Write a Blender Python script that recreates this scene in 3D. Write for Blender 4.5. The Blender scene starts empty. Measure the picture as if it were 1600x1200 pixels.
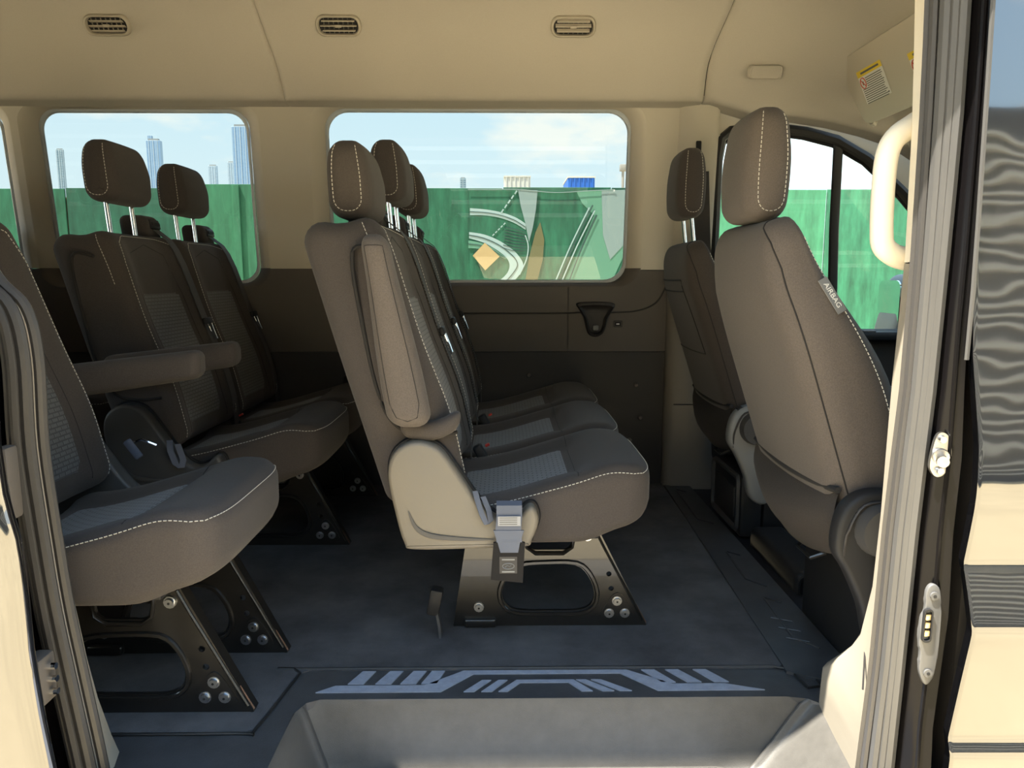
import bpy, bmesh, math, random
from mathutils import Vector, Matrix
random.seed(7)
S = bpy.context.scene
C = S.collection
PI = math.pi
# ------------------------------------------------------------------ camera, light, exposure
cam = bpy.data.objects.new('camera', bpy.data.cameras.new('camera'))
C.objects.link(cam)
cam.location = (0, 0, .82)
cam.rotation_euler = (math.radians(90 - 8.3), 0, math.radians(-.7))
cam.data.sensor_width = 36
cam.data.lens = 1150 / 1600 * 36
cam.data.clip_start = .02
cam.data.clip_end = 6000
S.camera = cam
S.view_settings.view_transform = 'Standard'
S.view_settings.look = 'None'
S.view_settings.gamma = 1
S.view_settings.use_curve_mapping = False
S.view_settings.exposure = .2
S.cycles.max_bounces = 10
S.cycles.diffuse_bounces = 6
S.cycles.glossy_bounces = 4
S.cycles.transparent_max_bounces = 12
S.cycles.sample_clamp_indirect = 6
S.cycles.caustics_reflective = False
S.cycles.caustics_refractive = False
SKY = 2.9
SUN = 26
sun = bpy.data.objects.new('sun', bpy.data.lights.new('sun', 'SUN'))
C.objects.link(sun)
sun.data.energy = SUN
sun.data.color = (1, .93, .8)
sun.data.angle = .01
sd = Vector((-.36, -.19, .92)).normalized()
sun.rotation_euler = sd.to_track_quat('Z', 'Y').to_euler()
w = bpy.data.worlds.new('sky')
S.world = w
w.use_nodes = True
nt = w.node_tree
nt.nodes.clear()
def wn(t): return nt.nodes.new(t)
tc = wn('ShaderNodeTexCoord')
sep = wn('ShaderNodeSeparateXYZ'); nt.links.new(tc.outputs['Generated'], sep.inputs[0])
rmp = wn('ShaderNodeValToRGB'); nt.links.new(sep.outputs['Z'], rmp.inputs[0])
rmp.color_ramp.elements[0].position = 0; rmp.color_ramp.elements[0].color = (.88, 1.0, 1.02, 1)
rmp.color_ramp.elements[1].position = .9; rmp.color_ramp.elements[1].color = (.33, .56, .95, 1)
e = rmp.color_ramp.elements.new(.28); e.color = (.66, .90, 1.04, 1)
mp = wn('ShaderNodeMapping'); mp.inputs['Scale'].default_value = (1, 1, 2.6)
nt.links.new(tc.outputs['Generated'], mp.inputs[0])
nz = wn('ShaderNodeTexNoise'); nz.inputs['Scale'].default_value = 4.6; nz.inputs['Detail'].default_value = 9; nz.inputs['Roughness'].default_value = .58
nt.links.new(mp.outputs[0], nz.inputs['Vector'])
cr = wn('ShaderNodeValToRGB'); nt.links.new(nz.outputs[0], cr.inputs[0])
cr.color_ramp.elements[0].position = .54; cr.color_ramp.elements[0].color = (0, 0, 0, 1)
cr.color_ramp.elements[1].position = .68; cr.color_ramp.elements[1].color = (.85, .85, .85, 1)
mx = wn('ShaderNodeMix'); mx.data_type = 'RGBA'
nt.links.new(cr.outputs[0], mx.inputs[0]); nt.links.new(rmp.outputs[0], mx.inputs[6]); mx.inputs[7].default_value = (1.1, 1.08, 1.0, 1)
bg = wn('ShaderNodeBackground'); bg.inputs['Strength'].default_value = SKY
nt.links.new(mx.outputs[2], bg.inputs[0])
wo = wn('ShaderNodeOutputWorld'); nt.links.new(bg.outputs[0], wo.inputs[0])

# ------------------------------------------------------------------ materials
M = {}
def lin(c):
    return tuple(((v / 255 + .055) / 1.055) ** 2.4 if v > 10 else v / 255 / 12.92 for v in c)
def mat(name, col, rough=.6, metal=0, spec=.5, bump=None, var=0, vscale=30, coat=0, sheen=0, col2=None, stretch=None):
    """principled; bump=(scale,strength); var mixes a noise-driven second colour"""
    m = bpy.data.materials.new(name); m.use_nodes = True
    n = m.node_tree; b = n.nodes['Principled BSDF']
    b.inputs['Base Color'].default_value = (*col, 1); b.inputs['Roughness'].default_value = rough
    b.inputs['Metallic'].default_value = metal; b.inputs['Specular IOR Level'].default_value = spec
    if coat: b.inputs['Coat Weight'].default_value = coat; b.inputs['Coat Roughness'].default_value = .03
    if sheen: b.inputs['Sheen Weight'].default_value = sheen; b.inputs['Sheen Roughness'].default_value = .5
    if var or bump:
        t = n.nodes.new('ShaderNodeTexCoord'); src = t.outputs['Object']
        if stretch:
            mm = n.nodes.new('ShaderNodeMapping'); mm.inputs['Scale'].default_value = stretch
            n.links.new(src, mm.inputs[0]); src = mm.outputs[0]
    if var:
        z = n.nodes.new('ShaderNodeTexNoise'); z.inputs['Scale'].default_value = vscale; z.inputs['Detail'].default_value = 6
        z.inputs['Roughness'].default_value = .65
        n.links.new(src, z.inputs['Vector'])
        r = n.nodes.new('ShaderNodeValToRGB'); n.links.new(z.outputs[0], r.inputs[0])
        r.color_ramp.elements[0].position = .3; r.color_ramp.elements[1].position = .72
        c2 = col2 or tuple(min(1, v * (1 + var)) for v in col)
        c1 = col if col2 else tuple(v * (1 - var) for v in col)
        r.color_ramp.elements[0].color = (*c1, 1); r.color_ramp.elements[1].color = (*c2, 1)
        n.links.new(r.outputs[0], b.inputs['Base Color'])
    if bump:
        z = n.nodes.new('ShaderNodeTexNoise'); z.inputs['Scale'].default_value = bump[0]; z.inputs['Detail'].default_value = 3
        n.links.new(src, z.inputs['Vector'])
        u = n.nodes.new('ShaderNodeBump'); u.inputs['Strength'].default_value = bump[1]; u.inputs['Distance'].default_value = .002
        n.links.new(z.outputs[0], u.inputs['Height']); n.links.new(u.outputs[0], b.inputs['Normal'])
    M[name] = m
    return m
def weave(name, colA, colB, scale, rough=.85, bs=.5):
    """small woven blocks, as on the seat centre inserts"""
    m = bpy.data.materials.new(name); m.use_nodes = True
    n = m.node_tree; b = n.nodes['Principled BSDF']; b.inputs['Roughness'].default_value = rough
    b.inputs['Sheen Weight'].default_value = .15
    t = n.nodes.new('ShaderNodeTexCoord')
    mp = n.nodes.new('ShaderNodeMapping'); n.links.new(t.outputs['UV'], mp.inputs[0])
    k = n.nodes.new('ShaderNodeTexBrick'); n.links.new(mp.outputs[0], k.inputs['Vector'])
    k.inputs['Scale'].default_value = scale; k.inputs['Mortar Size'].default_value = .11; k.inputs['Mortar Smooth'].default_value = .6
    k.inputs['Brick Width'].default_value = 1.0; k.inputs['Row Height'].default_value = .5; k.inputs['Bias'].default_value = -.2
    k.inputs['Color1'].default_value = (*colA, 1); k.inputs['Color2'].default_value = (*[v * .86 for v in colA], 1)
    k.inputs['Mortar'].default_value = (*colB, 1)
    n.links.new(k.outputs[0], b.inputs['Base Color'])
    u = n.nodes.new('ShaderNodeBump'); u.inputs['Strength'].default_value = bs; u.inputs['Distance'].default_value = .002; u.invert = True
    n.links.new(k.outputs['Fac'], u.inputs['Height']); n.links.new(u.outputs[0], b.inputs['Normal'])
    M[name] = m
def glass(name, tint, refl=1.0):
    m = bpy.data.materials.new(name); m.use_nodes = True
    n = m.node_tree; n.nodes.clear()
    tr = n.nodes.new('ShaderNodeBsdfTransparent'); tr.inputs[0].default_value = (*tint, 1)
    gl = n.nodes.new('ShaderNodeBsdfGlossy'); gl.inputs['Roughness'].default_value = .0
    gl.inputs['Color'].default_value = (refl, refl, refl, 1)
    fr = n.nodes.new('ShaderNodeFresnel'); fr.inputs[0].default_value = 1.45
    mi = n.nodes.new('ShaderNodeMixShader'); o = n.nodes.new('ShaderNodeOutputMaterial')
    n.links.new(fr.outputs[0], mi.inputs[0]); n.links.new(tr.outputs[0], mi.inputs[1]); n.links.new(gl.outputs[0], mi.inputs[2])
    n.links.new(mi.outputs[0], o.inputs[0]); M[name] = m
FAB = (.046, .0395, .037)
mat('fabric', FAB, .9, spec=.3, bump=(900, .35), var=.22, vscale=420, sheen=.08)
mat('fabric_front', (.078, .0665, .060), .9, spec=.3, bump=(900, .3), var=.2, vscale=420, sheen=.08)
mat('seam', (.012, .011, .011), .9)
mat('thread', (.46, .44, .40), .7)
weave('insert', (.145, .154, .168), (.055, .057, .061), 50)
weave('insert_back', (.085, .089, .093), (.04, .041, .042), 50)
mat('headliner', (.445, .415, .362), .92, bump=(700, .18), var=.03, vscale=300)
mat('beige_plastic', (.49, .455, .385), .55, bump=(500, .08))
mat('cream_plastic', (.70, .65, .55), .45, bump=(600, .05))
mat('pillar_grey', (.17, .155, .135), .6, bump=(500, .1))
mat('dark_panel', (.078, .068, .060), .6, bump=(700, .15))
mat('black_panel', (.024, .022, .022), .6, bump=(700, .1))
mat('black_plastic', (.018, .018, .019), .5, spec=.22, bump=(800, .08))
mat('contact_grey', (.085, .085, .085), .5)
mat('cover_plastic', (.135, .120, .097), .5, bump=(900, .25))
mat('cover_dark', (.045, .044, .044), .5, bump=(900, .2))
mat('grey_plastic', (.16, .165, .17), .5)
mat('vent_plastic', (.40, .365, .30), .5)
mat('dark_void', (.01, .01, .01), .8)
mat('black_metal', (.012, .011, .010), .30, metal=0, spec=.5, coat=.35, var=.2, vscale=60)
mat('bolt', (.55, .56, .58), .3, metal=1)
mat('chrome', (.86, .86, .87), .07, metal=1)
mat('steel', (.40, .39, .38), .32, metal=1, var=.12, vscale=60)
mat('rust', (.16, .085, .05), .8, var=.4, vscale=200)
mat('belt', (.055, .054, .056), .7, bump=(1500, .4))
mat('strap', (.085, .098, .135), .65, bump=(1500, .4))
mat('label_white', (.72, .72, .70), .5)
mat('label_grey', (.24, .25, .27), .6)
mat('tab_black', (.014, .013, .013), .7, spec=.12)
mat('label_yellow', (.75, .56, .02), .5)
mat('print_dark', (.10, .10, .10), .6)
mat('print_red', (.60, .10, .06), .6)
mat('red_button', (.5, .03, .02), .4)
mat('carpet', (.032, .032, .035), .95, bump=(600, .8), var=.5, vscale=5, col2=(.098, .096, .098))
mat('floor_plastic', (.042, .043, .046), .45, bump=(500, .25), var=.25, vscale=14)
mat('footwell', (.015, .016, .020), .62, spec=.25, bump=(500, .2), var=.4, vscale=9)
mat('step_plastic', (.064, .061, .056), .5, bump=(700, .25), var=.15, vscale=25)
mat('tread_grey', (.25, .27, .32), .6, bump=(900, .3), var=.15, vscale=60)
mat('rubber', (.034, .032, .031), .42, bump=(300, .1))
mat('rubber_grey', (.050, .049, .048), .45, var=.2, vscale=40, stretch=(1, 1, .05))
mat('black_rubber', (.012, .012, .012), .5)
mat('window_seal', (.42, .46, .50), .4)
mat('black_paint', (.006, .006, .007), .06, spec=.8, coat=1)
M['black_paint'].node_tree.nodes['Principled BSDF'].inputs['Coat IOR'].default_value = 1.75
_n = M['black_paint'].node_tree; _t = _n.nodes.new('ShaderNodeTexCoord'); _z = _n.nodes.new('ShaderNodeTexNoise'); _z.inputs['Scale'].default_value = 9; _z.inputs['Detail'].default_value = 1
_u = _n.nodes.new('ShaderNodeBump'); _u.inputs['Strength'].default_value = .12; _u.inputs['Distance'].default_value = .01
_n.links.new(_t.outputs['Object'], _z.inputs['Vector']); _n.links.new(_z.outputs[0], _u.inputs['Height']); _n.links.new(_u.outputs[0], _n.nodes['Principled BSDF'].inputs['Coat Normal']); _n.links.new(_u.outputs[0], _n.nodes['Principled BSDF'].inputs['Normal'])
mat('jamb_paint', (.004, .0036, .004), .18, spec=.12)
mat('ground', (.645, .533, .342), .9, bump=(30, .3), var=.1, vscale=1.2)
mat('concrete', (.35, .34, .32), .9)
mat('fence_green', (.026, .150, .085), .75, var=.45, vscale=3.2, stretch=(3, 1, .6))
mat('fence_green_pale', (.045, .20, .11), .75, var=.35, vscale=3, stretch=(3, 1, .6))
mat('fence_green_dark', (.020, .11, .07), .75, var=.4, vscale=3, stretch=(3, 1, .6))
mat('wood', (.25, .16, .08), .8, var=.3, vscale=8)
mat('print_white', (.42, .56, .56), .7)
mat('print_grey', (.27, .36, .36), .7)
mat('print_brown', (.17, .16, .07), .7)
mat('print_orange', (.58, .42, .20), .7)
mat('print_line', (.05, .10, .09), .7)
mat('print_pale', (.14, .34, .24), .7)
mat('blue_metal', (.03, .16, .62), .5)
mat('white_wall', (.62, .62, .58), .7)
mat('van_paint', (.008, .008, .009), .08, coat=1)
glass('privacy_glass', (.27, .288, .283), .9)
glass('clear_glass', (.62, .66, .64), .9)
def tower(name, a, b, sc):
    m = bpy.data.materials.new(name); m.use_nodes = True
    n = m.node_tree; p = n.nodes['Principled BSDF']; p.inputs['Roughness'].default_value = .5
    t = n.nodes.new('ShaderNodeTexCoord'); k = n.nodes.new('ShaderNodeTexBrick')
    mp = n.nodes.new('ShaderNodeMapping'); mp.inputs['Rotation'].default_value = (PI / 2, 0, 0)
    n.links.new(t.outputs['Object'], mp.inputs[0]); n.links.new(mp.outputs[0], k.inputs['Vector'])
    k.offset = 0; k.inputs['Scale'].default_value = sc; k.inputs['Mortar Size'].default_value = .06
    k.inputs['Color1'].default_value = (*a, 1); k.inputs['Color2'].default_value = (*[v * .8 for v in a], 1); k.inputs['Mortar'].default_value = (*b, 1)
    n.links.new(k.outputs[0], p.inputs['Base Color']); M[name] = m
tower('tower_blue', (.16, .30, .50), (.42, .52, .60), .13)
tower('tower_pale', (.38, .50, .60), (.62, .66, .66), .13)
tower('tower_grey', (.25, .34, .36), (.45, .5, .5), .13)

# ------------------------------------------------------------------ helpers
ORG = {}
def root(name, loc, label, cat, group=None, kind=None):
    o = bpy.data.objects.new(name, None); C.objects.link(o); o.location = loc
    o.empty_display_size = .05
    o['label'] = label; o['category'] = cat
    if group: o['group'] = group
    if kind: o['kind'] = kind
    ORG[o.name] = Vector(loc)
    return o
def tag(o, label, cat, kind=None, group=None):
    o['label'] = label; o['category'] = cat
    if kind: o['kind'] = kind
    if group: o['group'] = group
    return o
def org(o):
    v = Vector((0, 0, 0))
    while o is not None:
        v += o.location; o = o.parent
    return v
def mesh_obj(name, me, m, parent=None, loc=(0, 0, 0)):
    o = bpy.data.objects.new(name, me); C.objects.link(o)
    if m and not me.materials: me.materials.append(M[m])
    if parent is not None: o.parent = parent
    o.location = loc
    return o
def shade(me, ang=None):
    for p in me.polygons: p.use_smooth = True
    if ang is not None:
        try: me.set_sharp_from_angle(angle=math.radians(ang))
        except Exception: pass
def from_bm(bm, name, m, parent=None, smooth=40, world=True, loc=(0, 0, 0), center=False):
    """bm in world coordinates (world=True) -> object under parent, keeping its place"""
    bmesh.ops.recalc_face_normals(bm, faces=bm.faces[:])
    off = Vector((0, 0, 0))
    if world:
        if parent is not None: off = org(parent)
        elif center:
            lo = Vector([min(v.co[i] for v in bm.verts) for i in range(3)]); hi = Vector([max(v.co[i] for v in bm.verts) for i in range(3)])
            off = Vector(((lo.x + hi.x) / 2, (lo.y + hi.y) / 2, lo.z))
        for v in bm.verts: v.co -= off
    me = bpy.data.meshes.new(name); bm.to_mesh(me); bm.free()
    if smooth is not None: shade(me, smooth)
    return mesh_obj(name, me, m, parent, off if (center and parent is None and world) else loc)
def BM(): return bmesh.new()
def box(bm, c, s, rot=None, bev=0, seg=2):
    g = bmesh.ops.create_cube(bm, size=1)
    vs = g['verts']
    for v in vs: v.co = Vector((v.co.x * s[0], v.co.y * s[1], v.co.z * s[2]))
    if bev:
        es = list({e for v in vs for e in v.link_edges})
        r = bmesh.ops.bevel(bm, geom=es, offset=bev, segments=seg, affect='EDGES', profile=.5)
        vs = list({v for f in r['faces'] for v in f.verts} | {v for v in vs if v.is_valid})
    for v in vs:
        co = v.co
        if rot is not None: co = rot @ co
        v.co = co + Vector(c)
    return vs
def cyl(bm, a, b, r, n=12, r2=None, cap=True):
    a, b = Vector(a), Vector(b); d = (b - a)
    q = d.to_track_quat('Z', 'Y'); r2 = r if r2 is None else r2
    A = [bm.verts.new(a + q @ Vector((math.cos(2 * PI * i / n) * r, math.sin(2 * PI * i / n) * r, 0))) for i in range(n)]
    B = [bm.verts.new(b + q @ Vector((math.cos(2 * PI * i / n) * r2, math.sin(2 * PI * i / n) * r2, 0))) for i in range(n)]
    for i in range(n): bm.faces.new((A[i], A[(i + 1) % n], B[(i + 1) % n], B[i]))
    if cap: bm.faces.new(A[::-1]); bm.faces.new(B)
def cat(pts, n=6, closed=False):
    """Catmull-Rom through points"""
    P = [Vector(p) for p in pts]; out = []; N = len(P)
    rng = range(N if closed else N - 1)
    for i in rng:
        p0 = P[(i - 1) % N] if closed or i > 0 else P[i]
        p1 = P[i]; p2 = P[(i + 1) % N]
        p3 = P[(i + 2) % N] if closed or i + 2 < N else P[(i + 1) % N]
        for k in range(n):
            t = k / n
            out.append(.5 * ((2 * p1) + (p2 - p0) * t + (2 * p0 - 5 * p1 + 4 * p2 - p3) * t * t + (3 * p1 - p0 - 3 * p2 + p3) * t ** 3))
    if not closed: out.append(P[-1].copy())
    return out
def tube(bm, pts, r, n=8, closed=False, cap=True, sx=1, sy=1, upv=None):
    P = [Vector(p) for p in pts]; N = len(P); rings = []
    ref = Vector(upv) if upv else None
    for i, p in enumerate(P):
        a = P[(i - 1) % N] if closed or i > 0 else p
        b = P[(i + 1) % N] if closed or i < N - 1 else p
        t = (b - a).normalized()
        u = ref or Vector((0, 0, 1))
        if abs(t.dot(u)) > .95 and not ref: u = Vector((0, 1, 0))
        s = t.cross(u).normalized(); q = s.cross(t).normalized()
        rr = r[i] if isinstance(r, (list, tuple)) else r
        rings.append([bm.verts.new(p + s * (math.cos(2 * PI * k / n) * rr * sx) + q * (math.sin(2 * PI * k / n) * rr * sy)) for k in range(n)])
    for i in range(N if closed else N - 1):
        A, B = rings[i], rings[(i + 1) % N]
        for k in range(n): bm.faces.new((A[k], A[(k + 1) % n], B[(k + 1) % n], B[k]))
    if cap and not closed: bm.faces.new(rings[0][::-1]); bm.faces.new(rings[-1])
def loft(bm, rows, closed_row=False, closed_col=False):
    V = [[bm.verts.new(p) for p in r] for r in rows]
    for i in range(len(V) if closed_col else len(V) - 1):
        A, B = V[i], V[(i + 1) % len(V)]; n = len(A)
        for k in range(n if closed_row else n - 1):
            try: bm.faces.new((A[k], A[(k + 1) % n], B[(k + 1) % n], B[k]))
            except ValueError: pass
    return V
def ribbon(bm, pts, wvec, th, nrm=None):
    """flat strap: path pts, half width vector, thickness along the path normal"""
    P = [Vector(p) for p in pts]; wv = Vector(wvec); rows = []
    for i, p in enumerate(P):
        t = (P[min(i + 1, len(P) - 1)] - P[max(i - 1, 0)]).normalized()
        n = t.cross(wv).normalized() * th
        rows.append([p - wv - n, p + wv - n, p + wv + n, p - wv + n])
    V = loft(bm, rows, closed_row=True)
    bm.faces.new(V[0][::-1]); bm.faces.new(V[-1])
def rrect(x0, x1, z0, z1, r, n=5):
    out = []
    for cx, cz, a0 in ((x1 - r, z1 - r, 0), (x0 + r, z1 - r, 90), (x0 + r, z0 + r, 180), (x1 - r, z0 + r, 270)):
        for k in range(n + 1):
            a = math.radians(a0 + 90 * k / n); out.append((cx + r * math.cos(a), cz + r * math.sin(a)))
    return out
def plate(bm, outer, holes=(), th=.01, bev=0, axis='Y', at=0):
    """2D outline (u,v) with holes, extruded th along the axis from at.  axis Y: (u,at,v)"""
    es = []
    def to3(u, v): return (u, at, v) if axis == 'Y' else ((at, u, v) if axis == 'X' else (u, v, at))
    for loop in [outer, *holes]:
        vs = [bm.verts.new(to3(*p)) for p in loop]
        es += [bm.edges.new((vs[i], vs[(i + 1) % len(vs)])) for i in range(len(vs))]
    r = bmesh.ops.triangle_fill(bm, use_beauty=True, use_dissolve=False, edges=es)
    fs = [g for g in r['geom'] if isinstance(g, bmesh.types.BMFace)]
    if not holes and len(fs) > 1:
        r = bmesh.ops.dissolve_faces(bm, faces=fs); fs = r['region']
    if th:
        x = bmesh.ops.extrude_face_region(bm, geom=fs)
        d = Vector((0, th, 0)) if axis == 'Y' else (Vector((th, 0, 0)) if axis == 'X' else Vector((0, 0, th)))
        nv = [g for g in x['geom'] if isinstance(g, bmesh.types.BMVert)]
        for v in nv: v.co += d
        if bev:
            top = set(nv); allv = [v for v in bm.verts]
            edges = [e for e in bm.edges if len(e.link_faces) == 2 and e.calc_face_angle(0) > 1.0 and (abs(e.verts[0].co.y - e.verts[1].co.y) < 1e-6 if axis == 'Y' else True)]
            bmesh.ops.bevel(bm, geom=edges, offset=bev, segments=3, affect='EDGES', profile=.5)
    return fs
def interp(tab, z):
    if z <= tab[0][0]: return tab[0][1]
    for (a, va), (b, vb) in zip(tab, tab[1:]):
        if z <= b: return va + (vb - va) * (z - a) / (b - a)
    return tab[-1][1]
def sm(a, b, x):
    t = max(0, min(1, (x - a) / (b - a))); return t * t * (3 - 2 * t)
def text_obj(name, body, size, m, parent, mw, extr=.0002):
    cu = bpy.data.curves.new(name, 'FONT'); cu.body = body; cu.size = size; cu.align_x = 'CENTER'; cu.align_y = 'CENTER'; cu.extrude = extr
    t = bpy.data.objects.new(name, cu); C.objects.link(t)
    dg = bpy.context.evaluated_depsgraph_get(); me = bpy.data.meshes.new_from_object(t.evaluated_get(dg))
    bpy.data.objects.remove(t); me.transform(mw); me.transform(Matrix.Translation(-org(parent)))
    me.materials.clear()
    return mesh_obj(name, me, m, parent)

# soft upholstered boxes -------------------------------------------------------
class Soft:
    """rounded box whose surface is deformed by fn; lets stitching and inserts follow the same surface"""
    def __init__(s, hx, hy, hz, r, fn, seg=(10, 10, 10)):
        s.h = (hx, hy, hz); s.r = r; s.fn = fn; s.seg = seg
    def lines(s, i):
        h, r = s.h[i], s.r; n = 3
        c = [h - r + r * math.tan(k * PI / 4 / n) for k in range(n + 1)]
        m = s.seg[i]; inner = [-(h - r) + 2 * (h - r) * k / m for k in range(1, m)]
        return [-v for v in c[::-1]] + inner + c
    def at(s, p, off=0):
        q = [max(-(h - s.r), min(h - s.r, v)) for h, v in zip(s.h, p)]
        d = Vector((p[0] - q[0], p[1] - q[1], p[2] - q[2]))
        n = d.normalized() if d.length > 1e-9 else Vector((0, 0, 1))
        return s.fn(Vector(q) + n * (s.r + off))
    def bm(s):
        b = BM(); L = [s.lines(i) for i in range(3)]; D = {}
        def V(p):
            k = (round(p[0], 6), round(p[1], 6), round(p[2], 6))
            if k not in D: D[k] = b.verts.new(s.at(p))
            return D[k]
        for ax in range(3):
            u, v = [(1, 2), (2, 0), (0, 1)][ax]
            for sg in (-1, 1):
                for i in range(len(L[u]) - 1):
                    for j in range(len(L[v]) - 1):
                        c = []
                        for a, d in ((i, j), (i + 1, j), (i + 1, j + 1), (i, j + 1)):
                            p = [0, 0, 0]; p[ax] = sg * s.h[ax]; p[u] = L[u][a]; p[v] = L[v][d]; c.append(V(p))
                        b.faces.new(c if sg > 0 else c[::-1])
        return b
    def patch(s, ax, sg, u0, u1, v0, v1, off, n=14, m=14):
        """insert panel lying on one face, with UVs in metres"""
        b = BM(); uv = b.loops.layers.uv.new('UVMap'); u, v = [(1, 2), (2, 0), (0, 1)][ax]
        g = []
        for i in range(n + 1):
            row = []
            for j in range(m + 1):
                p = [0, 0, 0]; p[ax] = sg * s.h[ax]; p[u] = u0 + (u1 - u0) * i / n; p[v] = v0 + (v1 - v0) * j / m
                e = off if 0 < i < n and 0 < j < m else -.001
                row.append((b.verts.new(s.at(p, e)), (p[u], p[v])))
            g.append(row)
        for i in range(n):
            for j in range(m):
                c = [g[i][j], g[i + 1][j], g[i + 1][j + 1], g[i][j + 1]]
                if sg < 0: c = c[::-1]
                f = b.faces.new([k[0] for k in c])
                for l, k in zip(f.loops, c): l[uv].uv = k[1]
        return b
    def path(s, pts, step=.004, off=.0012):
        P = [Vector(p) for p in pts]; out = []
        for a, c in zip(P, P[1:]):
            n = max(1, int((c - a).length / step))
            out += [s.at(a.lerp(c, k / n), off) for k in range(n)]
        out.append(s.at(P[-1], off)); return out
def stitches(bm, path, on=.0055, gap=.003, r=.0009):
    d = 0; k = 0; seg = []; cyc = on + gap
    pos = [0]
    for a, b in zip(path, path[1:]): pos.append(pos[-1] + (b - a).length)
    def pt(s):
        import bisect
        i = max(0, min(len(path) - 2, bisect.bisect_right(pos, s) - 1))
        L = pos[i + 1] - pos[i]
        return path[i].lerp(path[i + 1], (s - pos[i]) / L if L > 0 else 0)
    s = 0
    while s + on < pos[-1]:
        tube(bm, [pt(s), pt(s + on)], r, 4); s += cyc
CACHE = {}
def part(name, key, fn, m, parent, loc=(0, 0, 0), smooth=60):
    """mesh in the thing's local frame, shared between copies through key"""
    if key not in CACHE:
        bm = fn(); bmesh.ops.recalc_face_normals(bm, faces=bm.faces[:])
        me = bpy.data.meshes.new(name); bm.to_mesh(me); bm.free()
        if smooth is not None: shade(me, smooth)
        me.materials.append(M[m]); CACHE[key] = me
    return mesh_obj(name, CACHE[key], None, parent, loc)
def struct(o, label=None, cat=None):
    o['kind'] = 'structure'
    if label: o['label'] = label; o['category'] = cat
    return o

# ------------------------------------------------------------------ outside: ground, fence, skyline
bm = BM(); box(bm, (0, 0, -.75), (160, 160, .1))
struct(from_bm(bm, 'ground', 'ground', None, None), 'pale sandy paved ground around the van', 'ground')
FY = 8.5
fence = root('hoarding_fence', (0, FY, -.7), 'long green painted plywood hoarding fence seen through the windows', 'fence')
x = -12.2; i = 0
while x < 12.2:
    wd = 1.22
    dk = (i * 7) % 5
    bm = BM(); top = 1.80 + random.uniform(-.012, .012) + (.05 if i == 7 else 0)
    box(bm, (x + wd / 2, FY + random.uniform(-.006, .006), (top - .7) / 2), (wd - .012, .02, top + .7), bev=.003, seg=1)
    from_bm(bm, 'panel', ['fence_green', 'fence_green', 'fence_green_dark', 'fence_green', 'fence_green_pale'][dk], fence, None)
    if i % 2 == 0:
        bm = BM(); box(bm, (x, FY + .07, .5), (.09, .09, 2.4)); from_bm(bm, 'post', 'wood', fence, None)
    x += wd; i += 1
for px0, px1, mt in ((-3.02, -2.94, 'fence_green_pale'),):
    bm = BM(); box(bm, ((px0 + px1) / 2, FY - .03, .58), (.08, .03, 2.5), bev=.003); from_bm(bm, 'batten', mt, fence, None)
# printed banner fixed to the fence
def fx(px): return (px - 786) / 1150 * FY * 1.0
bn = bpy.data.objects.new('banner', None); C.objects.link(bn); bn.parent = fence
def pr(name, outl, m, d):
    bm = BM(); plate(bm, outl, (), .003, axis='Y', at=FY - .03 - d * .004); from_bm(bm, name, m, bn, None)
def zp(a, b):
    """fence coordinates of a point measured on the banner"""
    px, py = 640 + a / 4.286, 170 + b / 4.286
    return ((px - 786) / 1150 * FY, min(1.785, .82 + (432 - py) / 1150 * FY * .985))
def zl(pts, sm_=0):
    q = [zp(*p) for p in pts]
    return [(p.x, p.y) for p in cat([(a, b, 0) for a, b in q], sm_)] if sm_ else q
def band(up, lo): return zl(up, 4) + zl(lo, 4)
def line(pts, w_):
    q = [Vector((*zp(*p), 0)) for p in pts]; q = cat(q, 5) if len(q) > 2 else q; L = []; R_ = []
    for k, p in enumerate(q):
        t = (q[min(k + 1, len(q) - 1)] - q[max(k - 1, 0)]).normalized(); n = Vector((-t.y, t.x, 0)) * w_
        L.append((p.x + n.x, p.y + n.y)); R_.append((p.x - n.x, p.y - n.y))
    return L + R_[::-1]
pr('banner_sheet', [zp(408, 535), (zp(408, 535)[0], -.6), (zp(1440, 540)[0], -.6), zp(1440, 540)], 'fence_green', 0)
pr('printed_road', band([(412, 675), (500, 682), (600, 698), (700, 730), (775, 775)], [(775, 815), (700, 770), (600, 735), (500, 720), (412, 720)]), 'print_white', 1)
pr('road_line', line([(412, 698), (500, 703), (600, 718), (700, 752), (772, 797)], .004), 'print_line', 2)
pr('printed_road', band([(405, 830), (500, 845), (600, 885), (690, 945), (740, 1000), (760, 1050), (735, 1110), (690, 1160)], [(590, 1160), (650, 1105), (670, 1050), (650, 1000), (590, 950), (500, 900), (405, 870)]), 'print_white', 1)
pr('road_line', line([(405, 850), (500, 870), (600, 915), (690, 985), (722, 1040), (700, 1090), (650, 1150)], .005), 'print_line', 2)
pr('printed_road', band([(400, 885), (480, 900), (560, 935), (650, 1000)], [(640, 1006), (540, 958), (470, 940), (400, 935)]), 'print_pale', 3)
pr('road_line', line([(400, 908), (480, 918), (560, 948), (640, 1000)], .004), 'print_line', 4)
pr('road_line', line([(772, 850), (792, 920), (780, 1010), (735, 1110)], .006), 'print_white', 2)
for k in range(8):
    pr('printed_cable', line([(640 - k * 2, 800 + k * 19), (700, 812 + k * 20), (775, 832 + k * 17)], .0035), 'print_line', 2)
for k in range(5):
    pr('printed_stair', line([(718 - k * 22, 562 + k * 30), (704 - k * 22, 584 + k * 30)], .008), 'print_white', 2)
    pr('printed_stair', line([(642 - k * 18, 770 + k * 18), (630 - k * 18, 782 + k * 18)], .006), 'print_white', 2)
pr('printed_diamond', zl([(428, 985), (508, 900), (604, 990), (510, 1082)]), 'print_orange', 5)
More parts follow.
